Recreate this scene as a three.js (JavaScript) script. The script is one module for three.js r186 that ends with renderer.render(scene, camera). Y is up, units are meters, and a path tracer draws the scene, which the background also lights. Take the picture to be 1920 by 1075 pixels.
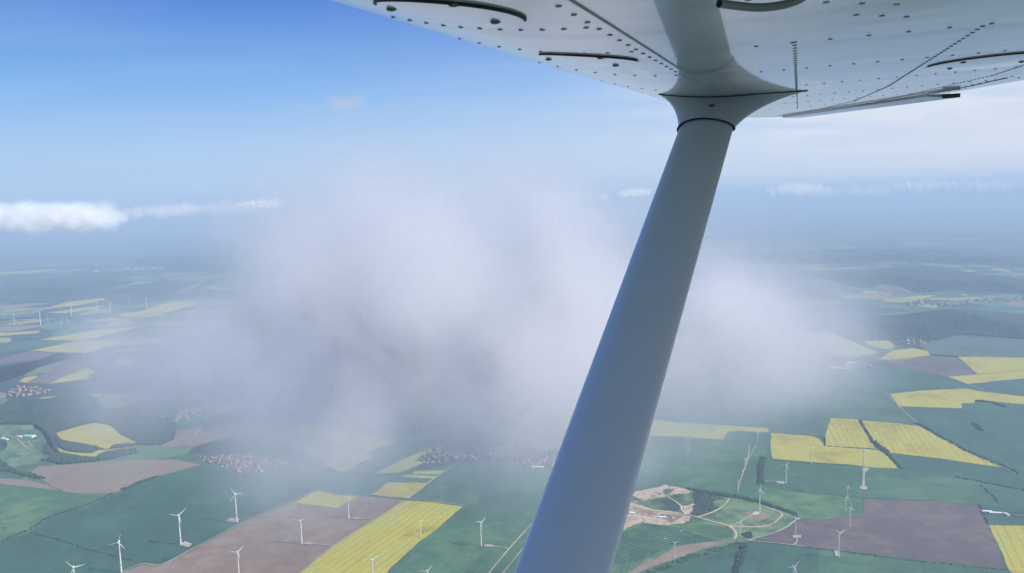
import * as THREE from 'three';
import { mergeGeometries } from 'three/addons/utils/BufferGeometryUtils.js';
import { RoundedBoxGeometry } from 'three/addons/geometries/RoundedBoxGeometry.js';

// ------------------------------------------------------------------ camera, sky, sun, exposure, haze
const H = 1250;                                   // flying height above the ground; the camera is the origin
const GROUND = -H;
const scene = new THREE.Scene();
const camera = new THREE.PerspectiveCamera(2 * Math.atan(537.5 / 1470) * 180 / Math.PI, 1024 / 573, 0.05, 200000);
camera.rotation.set(-6.1 * Math.PI / 180, 0, -1.8 * Math.PI / 180, 'YXZ');
const renderer = new THREE.WebGLRenderer();
renderer.toneMapping = THREE.LinearToneMapping;
renderer.toneMappingExposure = 1.6;
renderer.shadowMap.enabled = true;

const SUN = new THREE.Vector3(Math.sin(1.833) * Math.cos(0.702), Math.sin(0.702), -Math.cos(1.833) * Math.cos(0.702));
const sun = new THREE.DirectionalLight(new THREE.Color().setRGB(1, 0.95, 0.87), 5.0);
sun.name = 'sun';
sun.position.copy(SUN).multiplyScalar(5000);
sun.castShadow = true;
Object.assign(sun.shadow.camera, { left: -6000, right: 6000, top: 6000, bottom: -6000, near: 1, far: 20000 });
scene.add(sun, sun.target);
scene.fog = new THREE.FogExp2(new THREE.Color().setRGB(0.55, 0.765, 1.0), 6.8e-5);

// ------------------------------------------------------------------ noise
function rng(seed) { let s = seed >>> 0; return () => { s = (s + 0x6d2b79f5) >>> 0; let t = Math.imul(s ^ (s >>> 15), 1 | s); t = (t + Math.imul(t ^ (t >>> 7), 61 | t)) ^ t; return ((t ^ (t >>> 14)) >>> 0) / 4294967296; }; }
const hash = (x, y, z) => { let n = Math.imul(x | 0, 374761393) + Math.imul(y | 0, 668265263) + Math.imul(z | 0, 2147483647 ^ 1274126177); n = Math.imul(n ^ (n >>> 13), 1274126177); return ((n ^ (n >>> 16)) >>> 0) / 4294967296; };
const mod = (a, b) => ((a % b) + b) % b, ease = (t) => t * t * (3 - 2 * t), lerp = THREE.MathUtils.lerp, clamp = THREE.MathUtils.clamp;
function noise2(x, y, seed = 0, px = 0, py = 0) {   // px, py: periods of the lattice, 0 for none
  const i = Math.floor(x), j = Math.floor(y), u = ease(x - i), v = ease(y - j);
  const at = (a, b) => hash(px ? mod(a, px) : a, py ? mod(b, py) : b, seed);
  return lerp(lerp(at(i, j), at(i + 1, j), u), lerp(at(i, j + 1), at(i + 1, j + 1), u), v);
}
function fbm2(x, y, oct, seed, p = 0) { let s = 0, a = 0.5, t = 0; for (let k = 0; k < oct; k++) { s += a * noise2(x, y, seed + k, p, p); t += a; x *= 2; y *= 2; p *= 2; a *= 0.5; } return s / t; }
const smooth = (x, a, b) => ease(clamp((x - a) / (b - a), 0, 1));

// ------------------------------------------------------------------ sky: air and high thin cloud
{
  const Wd = 2048, Hd = 1024, data = new Float32Array(Wd * Hd * 4);
  const stops = [[-90, .40, .53, .74], [0, .46, .64, .87], [1.6, .44, .635, .885], [4, .37, .60, .90], [8, .17, .44, .87], [14, .03, .19, .68], [25, .05, .175, .60], [50, .045, .15, .50], [90, .035, .12, .43]];
  const sunAz = Math.atan2(SUN.x, -SUN.z);
  for (let r = 0; r < Hd; r++) {
    const el = ((r + 0.5) / Hd - 0.5) * 180, y = Math.sin(el * Math.PI / 180), c = Math.cos(el * Math.PI / 180);
    let k = 0; while (k < stops.length - 2 && el > stops[k + 1][0]) k++;
    const A = stops[k], B = stops[k + 1], f = clamp((el - A[0]) / (B[0] - A[0]), 0, 1), base = [1, 2, 3].map((n) => lerp(A[n], B[n], f));
    for (let q = 0; q < Wd; q++) {
      const round = ((q + 0.5) / Wd - 0.5) * 2 * Math.PI, x = Math.cos(round) * c, z = Math.sin(round) * c;
      const cosS = x * SUN.x + y * SUN.y + z * SUN.z, az = Math.atan2(x, -z);
      const toSun = 0.5 + 0.5 * Math.cos(az - sunAz);                                  // paler air on the sun's side
      const pale = 0.03 + 1.85 * toSun ** 1.7 * Math.exp(-((Math.max(el, 0) / 9) ** 1.4)), glow = 0.5 * Math.pow(Math.max(cosS, 0), 12);
      let col = [lerp(base[0], .93, Math.min(pale, 0.9)), lerp(base[1], .90, Math.min(pale, 0.9)), lerp(base[2], .90, Math.min(pale, 0.9))];
      let veil = 0;
      if (el > 0.2 && el < 75) {                                                        // streaked cirrus on a sheet far above
        const s = 1 / (y + 0.055), px = x * s, pz = z * s;
        const n = fbm2(px * 1.1 + 3, pz * 2.6 + 9, 5, 11) * 0.6 + fbm2(px * 0.35 + 7, pz * 0.5, 3, 23) * 0.55;
        veil = 1.15 * smooth(n, 0.52, 0.84) * smooth(el, 0.2, 2.2) * (0.05 + 0.95 * smooth(toSun, 0.38, 0.62));
        const w = fbm2(az * 30, el * 3.2, 4, 31); veil += 0.42 * smooth(w, 0.48, 0.72) * smooth(el, 0.4, 2) * (1 - smooth(el, 5, 9)) * smooth(toSun, 0.35, 0.6);
        veil = clamp(veil, 0, 0.75);
      }
      col = col.map((v, n) => lerp(v, [.84, .87, .92][n], veil) + glow * [1, .95, .85][n]);
      data.set([...col.map((v) => v / 1.6), 1], (r * Wd + q) * 4);
    }
  }
  const t = new THREE.DataTexture(data, Wd, Hd, THREE.RGBAFormat, THREE.FloatType);
  t.mapping = THREE.EquirectangularReflectionMapping; t.magFilter = THREE.LinearFilter; t.needsUpdate = true;
  scene.background = t; scene.environment = t;
}

// ------------------------------------------------------------------ helpers
const counts = {};
const numbered = (n) => { const k = counts[n] = (counts[n] ?? -1) + 1; return k ? n + '_' + String(k).padStart(3, '0') : n; };
function tag(o, name, label, category, group, kind) {
  o.name = numbered(name); o.userData = { label, category };
  if (group) o.userData.group = group;
  if (kind) o.userData.kind = kind;
  scene.add(o); return o;
}
function part(parent, name, geo, mat, label) { const m = new THREE.Mesh(geo, mat); m.name = name; m.castShadow = m.receiveShadow = true; if (label) m.userData.label = label; parent.add(m); return m; }
const enc = (v) => Math.round(255 * (v <= 0.0031308 ? 12.92 * v : 1.055 * Math.pow(v, 1 / 2.4) - 0.055));
function texture(n, f) {
  const d = new Uint8Array(n * n * 4);
  for (let j = 0; j < n; j++) for (let i = 0; i < n; i++) { const c = f(i / n, j / n); d.set([enc(clamp(c[0], 0, 1)), enc(clamp(c[1], 0, 1)), enc(clamp(c[2], 0, 1)), 255], (j * n + i) * 4); }
  const t = new THREE.DataTexture(d, n, n); t.colorSpace = THREE.SRGBColorSpace; t.wrapS = t.wrapT = THREE.RepeatWrapping; t.magFilter = THREE.LinearFilter; t.needsUpdate = true; return t;
}
const plain = (r, g, b, rough = 0.9) => { const m = new THREE.MeshStandardMaterial({ roughness: rough }); m.color.setRGB(r, g, b); return m; };

// ------------------------------------------------------------------ crops and soils: one texture tile is 900 m
function crop(c, vary, tram, depth, row, seed, blot = 0, c2) {
  const S = 900, tex = texture(640, (u, v) => {
    const big = fbm2(u * 4, v * 4, 3, seed, 4), mid = fbm2(u * 22, v * 22, 3, seed + 9, 22), fine = fbm2(u * 150, v * 220, 2, seed + 17, 0);
    let k = 1 + vary * ((big - 0.5) * 2.4 + (mid - 0.5) * 1.9 + (fine - 0.5) * 1.3);
    const streak = noise2(u * 6, v * 130, seed + 31, 6, 130); k *= 1 + row * (streak - 0.5);
    if (tram) { const y = mod(v * S, tram), q = Math.min(y, tram - y); k *= 1 - depth * 1.5 * (1 - smooth(q, 0.8, 2.8)); }
    const b = c2 ? smooth(mid * 0.6 + big * 0.6, 0.62 - blot * 0.2, 0.86 - blot * 0.2) : 0;
    return c.map((w, i) => (c2 ? lerp(w, c2[i], b) : w) * k * 0.86);
  });
  return new THREE.MeshStandardMaterial({ map: tex, roughness: 0.95 });
}
const CROPS = {
  rape: [crop([.40, .345, .04], .28, 30, .22, .16, 1, .2, [.28, .28, .05]), 1.2],
  rape_pale: [crop([.37, .37, .07], .3, 30, .2, .2, 2, .5, [.2, .25, .06]), 1.1],
  wheat: [crop([.024, .088, .058], .22, 30, .12, .14, 3, .3, [.03, .10, .055]), 0.5],
  wheat_grey: [crop([.045, .105, .07], .22, 30, .1, .12, 4, .3, [.06, .12, .07]), 0.45],
  grass: [crop([.05, .135, .055], .3, 18, .12, .3, 5, .3, [.075, .15, .06]), 0.3],
  grass_blue: [crop([.04, .115, .062], .26, 24, .12, .2, 6, .3, [.055, .125, .06]), 0.3],
  grass_grey: [crop([.06, .105, .072], .2, 24, .1, .2, 7, .3, [.07, .11, .075]), 0.3],
  olive: [crop([.13, .165, .06], .3, 24, .1, .2, 8, .4, [.09, .14, .06]), 0.3],
  soil: [crop([.20, .138, .10], .2, 0, 0, .16, 9, .2, [.20, .155, .12]), 0.1],
  soil_pale: [crop([.23, .175, .13], .2, 0, 0, .2, 10, .4, [.17, .15, .10]), 0.1],
  soil_red: [crop([.095, .074, .075], .18, 24, .06, .14, 12, .2, [.115, .085, .082]), 0.1],
  scrub: [crop([.045, .105, .05], .6, 0, 0, .1, 13, .4, [.08, .13, .06]), 0.5],
  sand: [crop([.50, .39, .275], .6, 0, 0, .15, 14, .45, [.22, .19, .13]), 0.1],
};
const WORDS = { rape: 'rape_field', rape_pale: 'rape_field', wheat: 'wheat_field', wheat_grey: 'wheat_field', grass: 'meadow', grass_blue: 'meadow', grass_grey: 'meadow', olive: 'meadow', soil: 'ploughed_field', soil_pale: 'ploughed_field', soil_red: 'ploughed_field', scrub: 'scrubland', sand: 'bare_sand' };

// ground sheet: a patchwork too far off or too low in contrast to be told apart, one tile is 9 km
{
  const rnd = rng(5), N = 26, cells = [];
  for (let j = 0; j < N; j++) for (let i = 0; i < N; i++) cells.push([(i + rnd()) / N, (j + rnd()) / N, rnd(), rnd()]);
  const pick = (q, w) => q < 0.30 ? [.013, .036, .028] : q < 0.58 ? [.035, .105, .06] : q < 0.80 ? [.07, .16, .08] : q < 0.91 ? [.20, .155, .12] : [.26, .26, .08];
  const tex = texture(1024, (u, v) => {
    const wu = u + (fbm2(u * 16, v * 16, 3, 71, 16) - 0.5) * 0.03, wv = v + (fbm2(u * 16, v * 16, 3, 83, 16) - 0.5) * 0.03;
    let best = 9, id = null;
    const ci = Math.floor(wu * N), cj = Math.floor(wv * N);
    for (let b = -1; b <= 1; b++) for (let a = -1; a <= 1; a++) {
      const i = ci + a, j = cj + b, c = cells[mod(j, N) * N + mod(i, N)], dx = c[0] + Math.floor(i / N) - wu, dy = c[1] + Math.floor(j / N) - wv, q = Math.abs(dx) * (0.6 + c[3]) + Math.abs(dy) * (1.6 - c[3]);
      if (q < best) { best = q; id = c; }
    }
    const woods = fbm2(u * 6, v * 6, 4, 91, 6);
    let col = woods > 0.53 ? [.012, .034, .027] : pick(id[2]);
    const k = 0.66 + 0.36 * fbm2(u * 120, v * 120, 3, 55, 120);
    return col.map((w) => w * k);
  });
  const R = [0, 1500, 3000, 5000, 8000, 12000, 18000, 26000, 36000, 50000, 70000, 95000], n = 64, P = [], UV = [], I = [];
  R.forEach((r, i) => { for (let k = 0; k <= n; k++) { const a = k / n * 2 * Math.PI, x = Math.sin(a) * r, z = Math.cos(a) * r; P.push(x, GROUND, z); UV.push(x / 9000, z / 9000); if (i && k < n) { const q = i * (n + 1) + k; I.push(q - n - 1, q, q - n, q, q + 1, q - n); } } });
  const g = new THREE.BufferGeometry(); g.setAttribute('position', new THREE.Float32BufferAttribute(P, 3)); g.setAttribute('uv', new THREE.Float32BufferAttribute(UV, 2)); g.setIndex(I); g.computeVertexNormals();
  const m = new THREE.Mesh(g, new THREE.MeshStandardMaterial({ map: tex, roughness: 1 })); m.receiveShadow = true;
  tag(m, 'ground', 'patchwork of green farmland and woods reaching to the hazy horizon', 'farmland', null, 'structure');
}
let layer = 0;
function sheet(P, y, ang, jitter, tile = 900, seed = 1) {     // a flat outline of world x, z pairs, edges broken up a little, uv in tiles along its rows
  const ring = [];
  for (let i = 0; i < P.length; i += 2) {
    const ax = P[i], az = P[i + 1], bx = P[(i + 2) % P.length], bz = P[(i + 3) % P.length], L = Math.hypot(bx - ax, bz - az), n = clamp(Math.round(L / (jitter > 9 ? 16 : 40)), 1, 40);
    for (let k = 0; k < n; k++) { const t = k / n, x = lerp(ax, bx, t), z = lerp(az, bz, t), j = k ? jitter : 0; ring.push(new THREE.Vector2(x + j * (noise2(x / (jitter > 9 ? 24 : 60), z / 40, seed) - 0.5) * 2, z + j * (noise2(x / 60, z / 60, seed + 5) - 0.5) * 2)); }
  }
  const tri = THREE.ShapeUtils.triangulateShape(ring, []), c = Math.cos(ang), s = Math.sin(ang);
  const g = new THREE.BufferGeometry();
  g.setAttribute('position', new THREE.Float32BufferAttribute(ring.flatMap((p) => [p.x, y, p.y]), 3));
  g.setAttribute('normal', new THREE.Float32BufferAttribute(ring.flatMap(() => [0, 1, 0]), 3));
  g.setAttribute('uv', new THREE.Float32BufferAttribute(ring.flatMap((p) => [(p.x * c + p.y * s) / tile, (-p.x * s + p.y * c) / tile]), 2));
  const area = THREE.ShapeUtils.area(ring); g.setIndex(tri.flatMap((t) => area > 0 ? [t[0], t[2], t[1]] : t)); return g;
}
function field(kind, P, ang, label, group) {
  const [mat] = CROPS[kind], m = new THREE.Mesh(sheet(P, GROUND + 0.5 + 0.015 * layer++, ang, kind === 'sand' || kind === 'scrub' ? 11 : 4, kind === 'sand' ? 420 : 900, layer), mat);
  m.receiveShadow = true; tag(m, WORDS[kind], label, WORDS[kind].replace('_', ' '), group, 'structure');
}
// ------------------------------------------------------------------ fields seen one by one
field('wheat',[551,-4340,1045,-4511,2209,-5359,4025,-5843,1669,-2306,209,-2399],-0.55,'green farmland beneath the single fields at lower right');
field('grass_blue',[-2632,-3641,-1642,-3985,-434,-3625,417,-3956,209,-2399,-1870,-2532],-0.33,'green farmland beneath the single fields at lower left');
field('scrub',[-3181,-4685,-2925,-4638,-2659,-4341,-2464,-4068,-2340,-3872,-2327,-3765,-2328,-3650,-2517,-3667],0.58,'rough green grassland of the left valley by the river');
field('wheat',[-2017,-2925,-1957,-3020,-1967,-3172,-1879,-3271,-1800,-3453,-1726,-3632,-1567,-3770,-1429,-3680,-1262,-3615,-1190,-3548,-1031,-3454,-891,-3408,-977,-3257,-1105,-3068,-1227,-2814,-1290,-2688,-1360,-2700,-1401,-2641,-1405,-2539,-1840,-2567,-2033,-2887],-0.97,'large dark green field with three turbines at the lower left');
field('grass',[-2534,-3608,-2454,-3601,-2106,-3480,-1880,-3406,-1896,-3303,-1973,-3182,-1979,-3056,-2028,-2942,-2044,-2904],-0.04,'light green striped field at the left edge beyond the long hedge');
field('soil_pale',[-2413,-3770,-2421,-3850,-2132,-3891,-1963,-3916,-1728,-3880,-1578,-3797,-1732,-3645,-1808,-3454,-1942,-3433,-2074,-3466,-2198,-3567],-0.59,'pale brown bare field between the wood and the red-roofed village');
field('soil_pale',[-2584,-3722,-2520,-3704,-2385,-3667,-2223,-3581,-2113,-3491,-2458,-3609,-2516,-3619],-2.81,'thin strip of pale bare earth at the left edge');
field('soil',[-1401,-2642,-1358,-2696,-1287,-2681,-1223,-2806,-1102,-3059,-973,-3246,-770,-3166,-683,-3300,-492,-3239,-580,-3036,-694,-2799,-765,-2592,-804,-2464,-1423,-2503],-0.96,'large mauve-brown ploughed field with turbines between green and yellow fields');
field('rape',[-967,-3250,-903,-3376,-866,-3373,-793,-3329,-687,-3305,-769,-3168],-2.75,'small yellow rape field at the top corner of the brown ploughed field');
field('rape',[-491,-3231,-390,-3209,-229,-3154,-261,-3083,-335,-2874,-344,-2849,-364,-2844,-452,-2615,-477,-2503,-779,-2498,-765,-2592,-694,-2799,-580,-3036],2.02,'big bright yellow rape field left of the strut with two turbines');
field('rape',[-591,-3460,-410,-3437,-429,-3357,-472,-3256,-642,-3311],0.13,'square yellow rape field beside the gravel road junction');
field('rape_pale',[-490,-3601,-347,-3597,-364,-3557,-393,-3548,-494,-3562],0.03,'pale yellow strip, farther of two thin strips by the gravel road');
field('rape_pale',[-549,-3538,-509,-3551,-374,-3522,-383,-3495,-454,-3501],0.21,'pale yellow strip, nearer of two thin strips by the gravel road');
field('rape_pale',[-676,-3585,-560,-3805,-427,-3961,-374,-3973,-503,-3767,-456,-3715,-552,-3588,-639,-3573],-1.09,'faint yellow field below the misty village');
field('rape',[-967,-3764,-913,-3975,-883,-3990,-724,-3837,-835,-3608,-926,-3697],-1.43,'yellow rape field with dark stripes beyond the dark tree belt');
field('rape',[-1277,-4357,-1257,-4440,-1066,-4355,-646,-4112,-774,-3875,-887,-4008,-1019,-4151],0.82,'yellow rape field with dark tree clumps under the cloud');
field('olive',[-1681,-4360,-1644,-4461,-1409,-4457,-1211,-4269,-1015,-4131,-924,-3976,-992,-3847,-1130,-3962,-1405,-4210,-1523,-4282],-2.41,'olive green hillside field above the dark tree belt');
field('wheat',[-775,-3609,-713,-3836,-644,-4093,-429,-3979,-560,-3805,-676,-3585],-1.31,'dark green field between two yellow fields under the cloud');
field('grass_blue',[-1225,-3635,-1118,-3762,-895,-3605,-684,-3548,-614,-3542,-588,-3501,-650,-3326,-678,-3304,-837,-3355,-900,-3384,-1026,-3463,-1161,-3557],0.61,'mid green meadow right of the red-roofed village');
field('grass_blue',[-351,-3196,-178,-3172,-138,-3648,-10,-3599,171,-3533,105,-3158,7,-2600,-19,-2449,-479,-2479,-451,-2611,-362,-2841,-213,-3136],2.00,'wide grey-green field left of the strut with a forked turbine track');
field('wheat_grey',[-459,-3245,-278,-3714,-138,-3648,-178,-3172,-214,-3155,-352,-3200],-1.20,'dull blue-green field right of the straight gravel road');
field('rape_pale',[641,-4385,790,-4326,1018,-4240,1352,-4107,1334,-4035,1162,-4083,1077,-3928,953,-3969,717,-4047,597,-4096],0.38,'pale yellow field just right of the strut');
field('rape',[1342,-4027,1529,-3950,1546,-3889,1532,-3791,1749,-3690,1754,-3600,1733,-3433,1642,-3441,1540,-3500,1384,-3549,1215,-3617,1247,-3741],0.56,'yellow field with two turbines rising before it');
field('rape',[1756,-4265,1887,-4222,1751,-3715,1534,-3782,1607,-3970],1.83,'square yellow field left of the dark diagonal hedge');
field('rape',[1900,-4200,2070,-4122,2144,-4057,2150,-3912,2190,-3390,1973,-3549,1772,-3658,1785,-3831],1.87,'long yellow wedge field right of the dark diagonal hedge');
field('rape',[2316,-4744,2531,-4799,2844,-4821,2870,-4739,3045,-4591,3139,-4483,3039,-4338,2932,-4417,2730,-4544,2676,-4472,2610,-4480,2550,-4375,2236,-4457],1.84,'long yellow field with slanting stripes at the right edge');
field('rape',[2898,-5143,3474,-5247,3688,-5280,3521,-5037,3335,-5034,2909,-4932],-0.18,'narrow yellow band field at the right edge below the mauve field');
field('rape',[3316,-5761,3561,-5721,3718,-5666,3894,-5579,3696,-5291,3130,-5196],-1.25,'yellow field right of the mauve field at the right edge');
field('soil_red',[2720,-5735,3152,-5818,3290,-5742,3130,-5196,2898,-5143,2795,-5360],-0.19,'mauve ploughed field surrounded by yellow fields at right');
field('rape',[2723,-5757,2967,-6058,3167,-6143,3226,-6014,3157,-5841,2869,-5734],-0.89,'yellow triangular field above the mauve ploughed field');
field('rape_pale',[2519,-6999,2871,-6932,2851,-6798,2828,-6031,2726,-5910,2511,-5945,2524,-6369,2586,-6795],1.58,'pale yellow striped field in front of the dark wooded ridge');
field('rape_pale',[2922,-6485,3153,-6511,3081,-6228,2967,-6091,2902,-6259],1.82,'small pale yellow field beside the village below the wooded ridge');
field('rape_pale',[2216,-7192,2271,-6906,2337,-6494,2196,-6426,2120,-6881],-1.74,'faint pale field half lost in the right end of the cloud');
field('grass_grey',[3280,-6238,3758,-6628,4195,-6352,4360,-6256,3903,-5592,3346,-5787,3183,-5876],2.17,'grey-green field at the right edge below the wooded ridge');
field('wheat',[2903,-4922,3324,-5018,3521,-5037,3154,-4505,3029,-4602,2908,-4760],2.17,'dark teal field at the right edge between two yellow bands');
field('wheat_grey',[2276,-4791,2163,-4093,1912,-4227,1759,-4273,1586,-3937,1532,-3960,1341,-4041,1352,-4107,793,-4343,642,-4393,724,-4940,1005,-5123,1893,-5493,2378,-5628,2361,-5171],-3.07,'wide dull green field in the cloud shadow right of the strut');
field('wheat',[2236,-4435,2540,-4358,2603,-4458,2694,-4483,2919,-4396,3031,-4326,2246,-3185,2209,-3336,2199,-3615,2188,-3943,2220,-4204],2.17,'large dark green field at the right edge beyond the tree-lined road');
field('grass_blue',[1180,-3579,1533,-3476,1728,-3428,1905,-3308,2051,-3164,2088,-3124,2175,-3068,2071,-2919,1822,-2994,1673,-3052,1415,-3102,1180,-3190,1076,-3275,1087,-3354],0.47,'wide green field crossed by the gravel road of the tall turbine');
field('grass',[1057,-3259,1178,-3182,1410,-3095,1340,-2945,1172,-2895,1089,-2918,1076,-2951,1029,-3066,993,-3144],0.43,'light green field left of the mauve field at right');
field('soil_red',[1413,-3092,1669,-3045,1820,-2990,1783,-2899,1744,-2801,1601,-2455,1391,-2528,1140,-2625,993,-2679,866,-2743,1033,-2855,1087,-2912,1171,-2891,1342,-2943],0.37,'large mauve ploughed field at lower right with turbines');
field('rape',[1747,-2800,1868,-2787,1967,-2768,1663,-2328,1581,-2390,1606,-2463],1.97,'bright yellow field in the lower right corner');
field('wheat',[824,-2709,982,-2671,1053,-2645,929,-2347,678,-2363],1.96,'dark green field at the bottom right of the dark tree line');
field('grass_blue',[1053,-2645,1109,-2624,1323,-2537,1600,-2448,1542,-2308,929,-2347],0.35,'green field along the bottom edge below the mauve field');
field('wheat',[813,-2697,719,-2492,658,-2364,359,-2383,435,-2503,617,-2594],2.67,'dark green field at the bottom edge below the solar park');
field('grass_blue',[1128,-4075,1328,-4017,1262,-3803,1199,-3684,1049,-3291,939,-3240,499,-3440,576,-3956,714,-4029,1063,-3916],-1.42,'misty green field right of the strut with a row of turbines');
field('grass_blue',[470,-3263,396,-3348,997,-3581,1146,-3598,1055,-3343,996,-3243,895,-3214,759,-3264,632,-3327],-0.37,'green field beyond the sand pit');
field('scrub',[393,-2846,451,-3095,483,-3233,643,-3322,746,-3250,877,-3148,947,-3119,1048,-3008,1083,-2931,1018,-2842,866,-2761,835,-2739,791,-2720,703,-2733,590,-2743,503,-2901],-1.34,'scrubby green ground around the sand pit tracks');
field('sand',[482,-3209,507,-3255,632,-3314,652,-3321,683,-3293,741,-3248,719,-3207,665,-3205,615,-3179,548,-3156,502,-3171],-0.44,'upper bare sand area of the pit');
field('scrub',[619,-3246,643,-3275,673,-3266,649,-3219,619,-3203],2.04,'green patch inside the upper bare sand area');
field('sand',[407,-2938,463,-3134,506,-3090,560,-3031,643,-3003,673,-2969,645,-2920,602,-2888,535,-2898,482,-2932,391,-2855,377,-2871],-1.29,'lower bare sand area of the pit with pale piles');
field('soil',[563,-3004,635,-2987,648,-2971,607,-2933,585,-2904,575,-2935,550,-2978],0.23,'dark churned earth inside the lower sand area');
field('soil',[486,-3042,542,-3027,532,-2996,492,-3004],0.26,'dark churned earth at the left of the lower sand area');
field('sand',[663,-3077,696,-3086,722,-3107,722,-3090,701,-3074,680,-3000,657,-2991,647,-3024],1.85,'small sand clearing at the track crossing');
field('soil_pale',[898,-2998,958,-3004,990,-2949,921,-2898,879,-2922],2.51,'brown earth around the gravel pad in the sand pit');
field('grass',[567,-2896,667,-2908,792,-2859,796,-2801,781,-2765,715,-2748,596,-2879],-2.31,'green meadow between the solar park and the sand track');
field('grass',[272,-2523,311,-2578,383,-2844,484,-2920,598,-2879,717,-2743,702,-2728,611,-2698,528,-2644,403,-2541,353,-2498],-1.31,'green verge around the solar panel rows');
field('soil',[357,-2521,420,-2578,540,-2703,664,-2729,748,-2742,747,-2723,651,-2678,563,-2621,441,-2553,371,-2497],-0.55,'mauve rough earth strip below the solar park');
field('grass',[448,-2617,528,-2704,551,-2702,520,-2661,461,-2608],-0.83,'bright green wedge below the solar park');
field('grass',[371,-2497,440,-2552,563,-2618,651,-2676,746,-2721,835,-2736,816,-2713,727,-2681,556,-2585,430,-2493],2.63,'green verge planted with young trees below the solar park');
field('rape',[-2677,-4448,-2620,-4588,-2562,-4651,-2439,-4590,-2343,-4478,-2253,-4360,-2169,-4289,-2099,-4212,-2144,-4187,-2204,-4164,-2206,-4098,-2287,-4163,-2384,-4221,-2510,-4274,-2586,-4333],0.39,'rounded yellow rape field in the wooded river bend');
field('rape',[-2512,-4166,-2419,-4091,-2341,-4056,-2256,-4038,-2244,-4092,-2197,-4091,-2065,-4140,-2064,-4083,-2192,-4059,-2202,-3979,-2256,-3984,-2356,-4030,-2439,-4074],-0.36,'thin yellow crescent below the rounded rape field');
field('rape',[-3823,-5935,-3866,-6093,-3807,-6124,-3720,-6073,-3718,-5866],1.56,'small bright yellow field above the left village');
field('olive',[-3920,-6160,-4011,-6316,-3967,-6591,-3905,-6730,-3855,-6574,-3779,-6172,-3802,-6131],1.38,'olive field left of the mauve strip above the left village');
field('soil_red',[-3722,-5859,-3855,-6574,-3815,-6637,-3618,-6592,-3569,-6356,-3512,-5812],-1.75,'mauve ploughed strip between olive and yellow above the left village');
field('rape',[-3512,-5812,-3533,-6008,-3545,-6395,-3361,-6200,-3377,-6082,-3286,-5992,-3372,-5902],-1.60,'yellow field right of the mauve strip above the left village');
field('rape_pale',[-3322,-5363,-3280,-5388,-3227,-5403,-3212,-5364,-3278,-5321],2.56,'tiny yellow strip right of the left village');
field('rape_pale',[-3019,-5402,-2963,-5426,-2889,-5416,-2912,-5372,-2924,-5352],-2.66,'thin yellow strip in the left mist');
field('olive',[-2924,-5352,-2885,-5410,-2766,-5416,-2541,-5047,-2657,-4965,-2803,-5164],1.02,'pale green field in the left mist');
field('soil_red',[-2766,-5416,-2505,-5367,-2408,-5232,-2458,-5179,-2541,-5047],-2.12,'brownish field fading into the left mist');
field('grass',[-2774,-4062,-2769,-4089,-2782,-4155,-2614,-4028,-2652,-3996,-2737,-4005],0.65,'green meadow in the left valley');
field('grass',[-2985,-4503,-2961,-4568,-2855,-4489,-2891,-4424],0.64,'green meadow left of the teal-roofed hall');
field('grass',[-2699,-4264,-2659,-4300,-2491,-4034,-2557,-4077],1.01,'green meadow between road and river');
field('grass',[-2519,-3839,-2475,-3893,-2435,-3864,-2414,-3765],-2.53,'green clearing above the pale bare field');
field('grass',[-2614,-3816,-2591,-3814,-2446,-3714,-2356,-3653,-2510,-3689],0.60,'green clearing at the left edge below the wood');
field('soil_pale',[-3763,-5578,-3729,-5574,-3663,-5533,-3577,-5411,-3599,-5373,-3628,-5371],-2.15,'pale brown field left of the left village');
field('rape',[-4582,-7330,-4394,-7810,-3964,-7790,-3864,-7749,-3915,-7102,-4214,-7180],1.65,'long yellow field, nearer of two below the far turbines');
field('rape',[-4858,-7951,-4784,-8178,-4533,-8585,-4144,-8789,-4230,-8327,-4333,-7845],-2.94,'long yellow field, farther of two below the far turbines');
field('rape',[-6455,-10654,-6552,-11429,-6229,-11875,-6092,-11667,-6107,-10987],-1.70,'yellow strip behind the far turbines, the farther one');
field('rape',[-6159,-10201,-5887,-10683,-5692,-10887,-5602,-10555,-5817,-10124],-1.06,'yellow strip behind the far turbines, the nearer one');
field('rape',[-5039,-9860,-4845,-10090,-4865,-10901,-4657,-11070,-4342,-10772,-4360,-9979,-4448,-9557,-4748,-9571],-1.60,'yellow field at the right end of the far turbine row');
field('soil_red',[-4598,-9261,-4567,-9499,-4166,-9412,-4155,-9014,-4304,-8939],-2.31,'mauve strip below the yellow field at the far turbines');
field('soil_red',[-4624,-6850,-4622,-6957,-4568,-7308,-4245,-7137,-4189,-6888,-4321,-6760,-4511,-6679],0.49,'mauve field at the left edge below the long yellow fields');
field('wheat',[-3942,-5812,-3946,-5910,-3934,-6187,-3994,-6502,-3923,-7084,-4216,-7152,-4175,-6806,-4364,-6558,-4381,-6480],0.99,'teal field at the left edge above the left village');
field('wheat',[-5369,-7985,-4564,-7864,-4602,-7364,-4910,-7286],-2.15,'dark teal field left of the long yellow fields');
field('rape',[-5719,-8519,-5659,-8560,-5255,-8617,-5172,-8441,-5497,-8310,-5566,-8286],-0.14,'short yellow strip at the left edge');
field('rape_pale',[-5529,-8229,-5265,-8144,-5120,-7883,-5267,-7829],-2.15,'small yellow patch at the left edge below the far turbines');
field('soil_pale',[-6086,-9077,-6001,-9090,-5418,-9047,-5505,-8665,-5759,-8579],-2.15,'pinkish field at the left edge among the far turbines');
field('rape',[-6305,-9411,-6228,-9671,-5912,-9637,-5678,-9408,-5810,-9156,-6142,-9163],-3.12,'yellow field at the left edge among the far turbines');
field('soil_pale',[-7369,-11032,-7156,-11464,-6744,-11408,-7003,-10641,-7086,-10600],1.90,'pinkish strip at the left edge behind the far turbines');
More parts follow.
